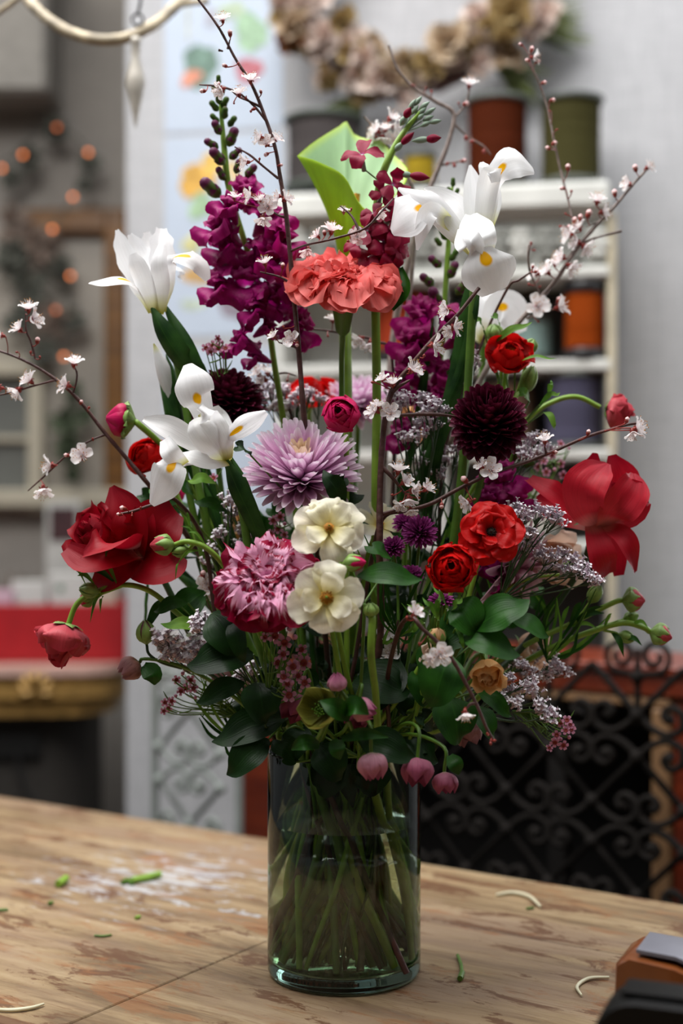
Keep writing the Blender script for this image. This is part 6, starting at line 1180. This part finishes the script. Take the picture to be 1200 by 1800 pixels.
def waxflower(label, Y, pts, root, seed, needles=14):
    g = random.Random(seed); rp = at(root[0], root[1], Y+.015); t = thing('waxflower_sprig', rp, label, 'filler flower')
    m = MB(); tube(m, stem_into_vase(rp, (0, 0, 1), neck=.01, rng=g), .0013, 6, 24); obj('stem', m, MT['stem_d'], t); m = MB()
    for i, (x, y, s) in enumerate(pts):
        c = at(x, y, Y+g.uniform(-.008, .008)); ax = V((g.uniform(-.5, .5), -1, g.uniform(-.3, .6))).normalized(); s_ = S(s); 
        if i % 4 == 3: q_ = MB(); ell(q_, c, ax, s_*.9, s_*.42, 8, 6); obj('bud', q_, MT['wax'], t)
        else: inst('flower', WX, frame(c, ax, g.random()*6, s_), t)
        tube(m, [rp.lerp(c, .35)+V((0, .004, .004)), rp.lerp(c, .8)+V((0, .004, -.002)), c-ax*s_*.6], [.0008, .0006, .0006], 5, 6); tube(m, [rp, rp.lerp(c, .35)+V((0, .004, .004))], [.0009, .0008], 5, 2)
    for q in range(needles):
        x, y, s = pts[g.randrange(len(pts))]; c = rp.lerp(at(x, y, Y), g.uniform(.3, 1)); d = V((g.gauss(0, 1), g.gauss(0, .5), abs(g.gauss(0, 1)))).normalized()*.014; tube(m, [c, c+d*.6, c+d+V((0, 0, .002))], [.0006, .0008, .0002], 4, 3)
    obj('twiglets', m, MT['stem'], t); return t
waxflower('pink waxflower sprig hanging under the striped carnation', -.12, [(460, 1095, 10), (478, 1090, 10), (495, 1092, 11), (507, 1107, 12), (484, 1118, 13), (466, 1120, 8), (500, 1130, 12), (520, 1120, 11), (498, 1150, 11), (530, 1142, 10), (515, 1172, 12), (521, 1155, 8), (534, 1165, 13), (524, 1188, 9), (535, 1200, 11), (527, 1215, 8), (508, 1222, 12), (505, 1202, 9), (498, 1190, 11), (515, 1200, 10), (488, 1165, 10)], (470, 1260), 1)
waxflower('small pink waxflower group left of the falling snapdragon floret', .0, [(362, 612, 9), (374, 608, 10), (384, 612, 10), (390, 602, 8), (383, 595, 7), (396, 612, 9), (370, 618, 8)], (400, 760), 2)
waxflower('pink waxflower tip pointing right below the long green stalks', -.05, [(985, 1270, 9), (996, 1266, 9), (1003, 1282, 9), (998, 1296, 9), (990, 1310, 9), (975, 1305, 9), (1002, 1274, 7), (985, 1300, 8), (965, 1315, 7), (994, 1284, 8), (978, 1292, 8)], (900, 1250), 3, 22)
waxflower('mauve waxflower tip at lower left beside the iron scroll panel', -.03, [(290, 1235, 8), (296, 1245, 8), (302, 1232, 8), (308, 1224, 8), (288, 1250, 7), (325, 1210, 9), (335, 1195, 9), (320, 1185, 9), (340, 1210, 9), (310, 1195, 8), (330, 1175, 9), (345, 1225, 8), (318, 1215, 8)], (430, 1270), 4, 26)
waxflower('blurred pink waxflower behind the left petal of the right rose', .10, [(945, 820, 9), (955, 810, 9), (960, 830, 9), (975, 825, 9), (985, 815, 9), (970, 800, 8), (990, 835, 9), (1000, 790, 8), (940, 800, 8), (985, 780, 8)], (900, 960), 5, 40)
waxflower('dim mauve waxflower right of the yellow hidden rose', .0, [(480, 915, 9), (492, 908, 9), (488, 930, 9), (500, 922, 9), (476, 938, 8), (375, 840, 9), (500, 940, 8)], (490, 1080), 6)
def sprig(label, Y, leaves, root, mat='leaf', name='foliage_sprig', cat='foliage'):
    """leaves: (base px, tip px, half width px, bulge depth, turn)"""
    rp = at(root[0], root[1], Y+.02); t = thing(name, rp, label, cat); m = MB(); tube(m, stem_into_vase(rp, (0, 0, 1), neck=.01), .0016, 7, 24)
    for (bx, by, tx, ty, w, *o) in leaves:
        dy = o[0] if o else 0; b = at(bx, by, Y+dy); tp = at(tx, ty, Y+dy-.012); md = b.lerp(tp, .5)+V((0, -.010, .004)); q1 = b.lerp(tp, .25)+V((0, -.008, .003))
        nr = V((rnd.uniform(-.3, .3), -1, rnd.uniform(.2, .8))) if len(o) < 2 else V(o[1])
        f = MB(); petal(f, [b, q1, md, b.lerp(tp, .78)+V((0, -.008, 0)), tp], [S(w)*.12, S(w)*.85, S(w)*1.02, S(w)*.62, S(w)*.03], nr, .16, .05, 1.1, 0, 8, 16); obj('leaf', f, MT[mat if len(o) < 3 else o[2]], t)
        tube(m, [rp, rp.lerp(b, .6)+V((0, .006, .0)), b], [.0012, .001, .0009], 6, 6)
    obj('stem', m, MT['stem'], t); return t
sprig('glossy green leaves fanning right under the red ranunculus pair', -.13, [(832, 1106, 930, 1054, 30), (812, 1122, 914, 1152, 24), (798, 1062, 838, 1112, 30, .01), (790, 1150, 756, 1243, 38, -.01), (835, 1098, 770, 1130, 34, .03), (895, 1085, 965, 1120, 16, .05)], (795, 1160))
sprig('large pointed leaves low at the right beside the drooping twig', -.10, [(790, 1225, 806, 1308, 38), (740, 1180, 750, 1240, 30, .03), (780, 1120, 765, 1215, 40, .02), (830, 1240, 870, 1300, 20, .02), (840, 1215, 900, 1260, 14, .03)], (770, 1240))
sprig('broad striped leaf pointing right from the lower cream flower', -.14, [(628, 1012, 742, 1019, 19), (600, 950, 545, 935, 8, .02), (690, 985, 640, 960, 16, .05, (0, -1, 1))], (640, 1060))
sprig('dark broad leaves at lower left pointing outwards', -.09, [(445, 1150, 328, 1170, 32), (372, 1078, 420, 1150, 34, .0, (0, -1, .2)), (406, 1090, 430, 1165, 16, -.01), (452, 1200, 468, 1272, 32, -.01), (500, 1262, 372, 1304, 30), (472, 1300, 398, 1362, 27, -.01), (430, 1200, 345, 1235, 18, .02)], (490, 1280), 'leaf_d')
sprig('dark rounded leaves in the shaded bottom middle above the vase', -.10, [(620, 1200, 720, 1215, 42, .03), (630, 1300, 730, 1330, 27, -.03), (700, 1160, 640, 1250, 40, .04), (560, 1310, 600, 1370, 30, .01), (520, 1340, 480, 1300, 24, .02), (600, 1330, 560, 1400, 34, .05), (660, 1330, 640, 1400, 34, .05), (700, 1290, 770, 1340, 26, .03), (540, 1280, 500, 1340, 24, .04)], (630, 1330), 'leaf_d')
sprig('olive green toothed leaf pointing left above the pink statice', -.06, [(365, 1108, 282, 1096, 13, 0, None or (0, -1, 1), 'leaf_l'), (330, 1060, 270, 1075, 12, .02), (300, 1050, 255, 1105, 10, .03), (360, 1040, 300, 1100, 26, .05)], (400, 1150), 'leaf')
sprig('small toothed dark leaves at the foot of the lilac chrysanthemum', -.08, [(605, 895, 568, 826, 18), (440, 800, 412, 786, 13, .0), (590, 870, 610, 840, 14, .02), (575, 900, 640, 870, 20, .05)], (590, 960), 'leaf_d')
sprig('small leaves at the edge of the left red rose', -.03, [(300, 880, 262, 860, 12, 0, (0, -1, .3), 'leaf_l'), (310, 885, 250, 895, 12), (340, 870, 300, 850, 12, .02), (380, 850, 330, 845, 10, .02, (0, -1, .5), 'leaf_l'), (400, 900, 340, 880, 10, .03)], (400, 980))
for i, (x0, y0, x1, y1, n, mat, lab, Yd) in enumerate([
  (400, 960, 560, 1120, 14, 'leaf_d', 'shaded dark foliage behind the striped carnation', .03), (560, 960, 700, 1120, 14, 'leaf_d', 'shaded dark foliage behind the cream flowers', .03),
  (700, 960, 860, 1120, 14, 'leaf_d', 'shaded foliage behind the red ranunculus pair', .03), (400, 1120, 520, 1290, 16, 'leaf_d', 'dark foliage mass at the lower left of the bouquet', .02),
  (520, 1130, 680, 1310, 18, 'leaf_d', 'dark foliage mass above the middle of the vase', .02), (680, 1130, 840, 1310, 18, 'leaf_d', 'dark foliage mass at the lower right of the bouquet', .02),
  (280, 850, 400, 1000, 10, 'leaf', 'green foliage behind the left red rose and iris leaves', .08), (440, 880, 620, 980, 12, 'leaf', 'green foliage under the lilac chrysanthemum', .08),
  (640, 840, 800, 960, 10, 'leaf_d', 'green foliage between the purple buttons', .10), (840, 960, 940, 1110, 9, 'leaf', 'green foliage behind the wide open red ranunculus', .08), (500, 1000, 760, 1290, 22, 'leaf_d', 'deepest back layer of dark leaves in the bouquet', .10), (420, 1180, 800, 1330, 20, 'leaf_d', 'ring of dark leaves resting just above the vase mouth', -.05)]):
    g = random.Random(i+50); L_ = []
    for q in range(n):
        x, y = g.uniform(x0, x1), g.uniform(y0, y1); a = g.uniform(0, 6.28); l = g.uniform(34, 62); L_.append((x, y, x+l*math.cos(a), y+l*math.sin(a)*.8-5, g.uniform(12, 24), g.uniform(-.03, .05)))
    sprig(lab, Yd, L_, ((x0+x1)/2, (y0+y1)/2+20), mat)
sprig('curling lime green leaves round the small red ranunculus', .0, [(905, 640, 978, 630, 4, .0, (0, -1, 1)), (862, 608, 935, 566, 7, .02), (850, 580, 828, 562, 6, .02), (948, 712, 984, 690, 5, .01), (955, 725, 976, 756, 6, .01), (962, 700, 968, 668, 5, .01), (930, 705, 905, 690, 9, .02), (878, 575, 862, 555, 7, .03)], (905, 760), 'leaf_l')
sprig('feathery narrow leaves round the half open blush bud', -.12, [(770, 1090, 742, 1050, 5), (765, 1085, 772, 1045, 5), (790, 1080, 812, 1050, 6), (755, 1080, 715, 1062, 5), (800, 1105, 815, 1140, 4), (745, 1095, 722, 1110, 5), (785, 1070, 760, 1030, 4)], (765, 1180), 'leaf_l')
# thin feathery and grassy greens standing between the stems
for i, (x, y, Yd, lab) in enumerate([(770, 900, .04, 'thin upright green stems with needle leaves right of the purple buttons'), (350, 920, .04, 'thin green needle stems behind the left iris spathe'), (960, 1100, .0, 'fine needle leaves between blush rose and green stalks'), (700, 1060, -.06, 'narrow green leaves right of the lower cream flower'), (420, 1250, -.02, 'thin dark needles at the lower left rim'), (870, 1060, .0, 'fine upright green wisps behind the right glossy leaves')]):
    g = random.Random(90+i); rp = at(x, y+60, Yd); t = thing('wispy_greens', rp, lab, 'foliage'); m = MB(); tube(m, stem_into_vase(rp, (0, 0, 1), neck=.01, rng=g), .0015, 6, 20); obj('stem', m, MT['stem_d'], t)
    for q in range(16):
        f = MB(); d = V((g.gauss(0, .5), g.gauss(0, .3), 1)).normalized()*g.uniform(.03, .075); s0 = rp+V((g.uniform(-.025, .025), g.uniform(-.02, .02), g.uniform(-.02, .03))); petal(f, [rp, s0+d*.4, s0+d], [.0006, .0018, .0004], (g.uniform(-1, 1), -1, .2), .3, 0, 1, 0, 2, 8); obj('needle_leaf', f, MT['leaf' if q % 3 else 'leaf_l'], t)
# cut stems that only show in the vase belong to the greens
for i in range(24):
    g = random.Random(200+i); a = i*2.4; r0 = .068*((i+.5)/24)**.4; e = V((.95*r0*math.cos(a+g.uniform(.3, 2.6)), .95*r0*math.sin(a+g.uniform(.3, 2.6)), .0185)); tp = V((r0*math.cos(a)*.95, r0*math.sin(a)*.95, .235)); sh = V((.0025, 0, 0))
    m = MB(); r_ = g.choice([.0022, .003, .0038, .0045]); tube(m, [tp+sh, tp.lerp(e, .5)+V((g.uniform(-.008, .008), g.uniform(-.008, .008), 0))+sh, e+sh], [r_*.9, r_, r_*1.05], 9, 16)
    o = obj('filler_stem', m, MT[g.choice(['stem_w', 'stem_w', 'stem_l', 'bark'])]); tag(o, 'plain cut foliage stem standing in the vase water', 'stem', 'plain cut stems standing in the vase')

g = random.Random(77); t = thing('foliage_sprig', (0.0025, 0, .225), 'dark leaves crowding down inside the vase mouth above the water', 'foliage')
for q in range(16):
    a = q*2.4; r0 = .056*((q+.5)/16)**.5; b = V((.0025+r0*math.cos(a), r0*math.sin(a), .238)); tp = V((.0025+r0*.9*math.cos(a+.3), r0*.9*math.sin(a+.3), g.uniform(.165, .195))); f = MB()
    petal(f, [b, b.lerp(tp, .5), tp], [.004, .015, .001], V((g.uniform(-1, 1), -1, .2)), .3, .06, 1, 0, 6, 10); obj('leaf', f, MT['leaf_d'], t)
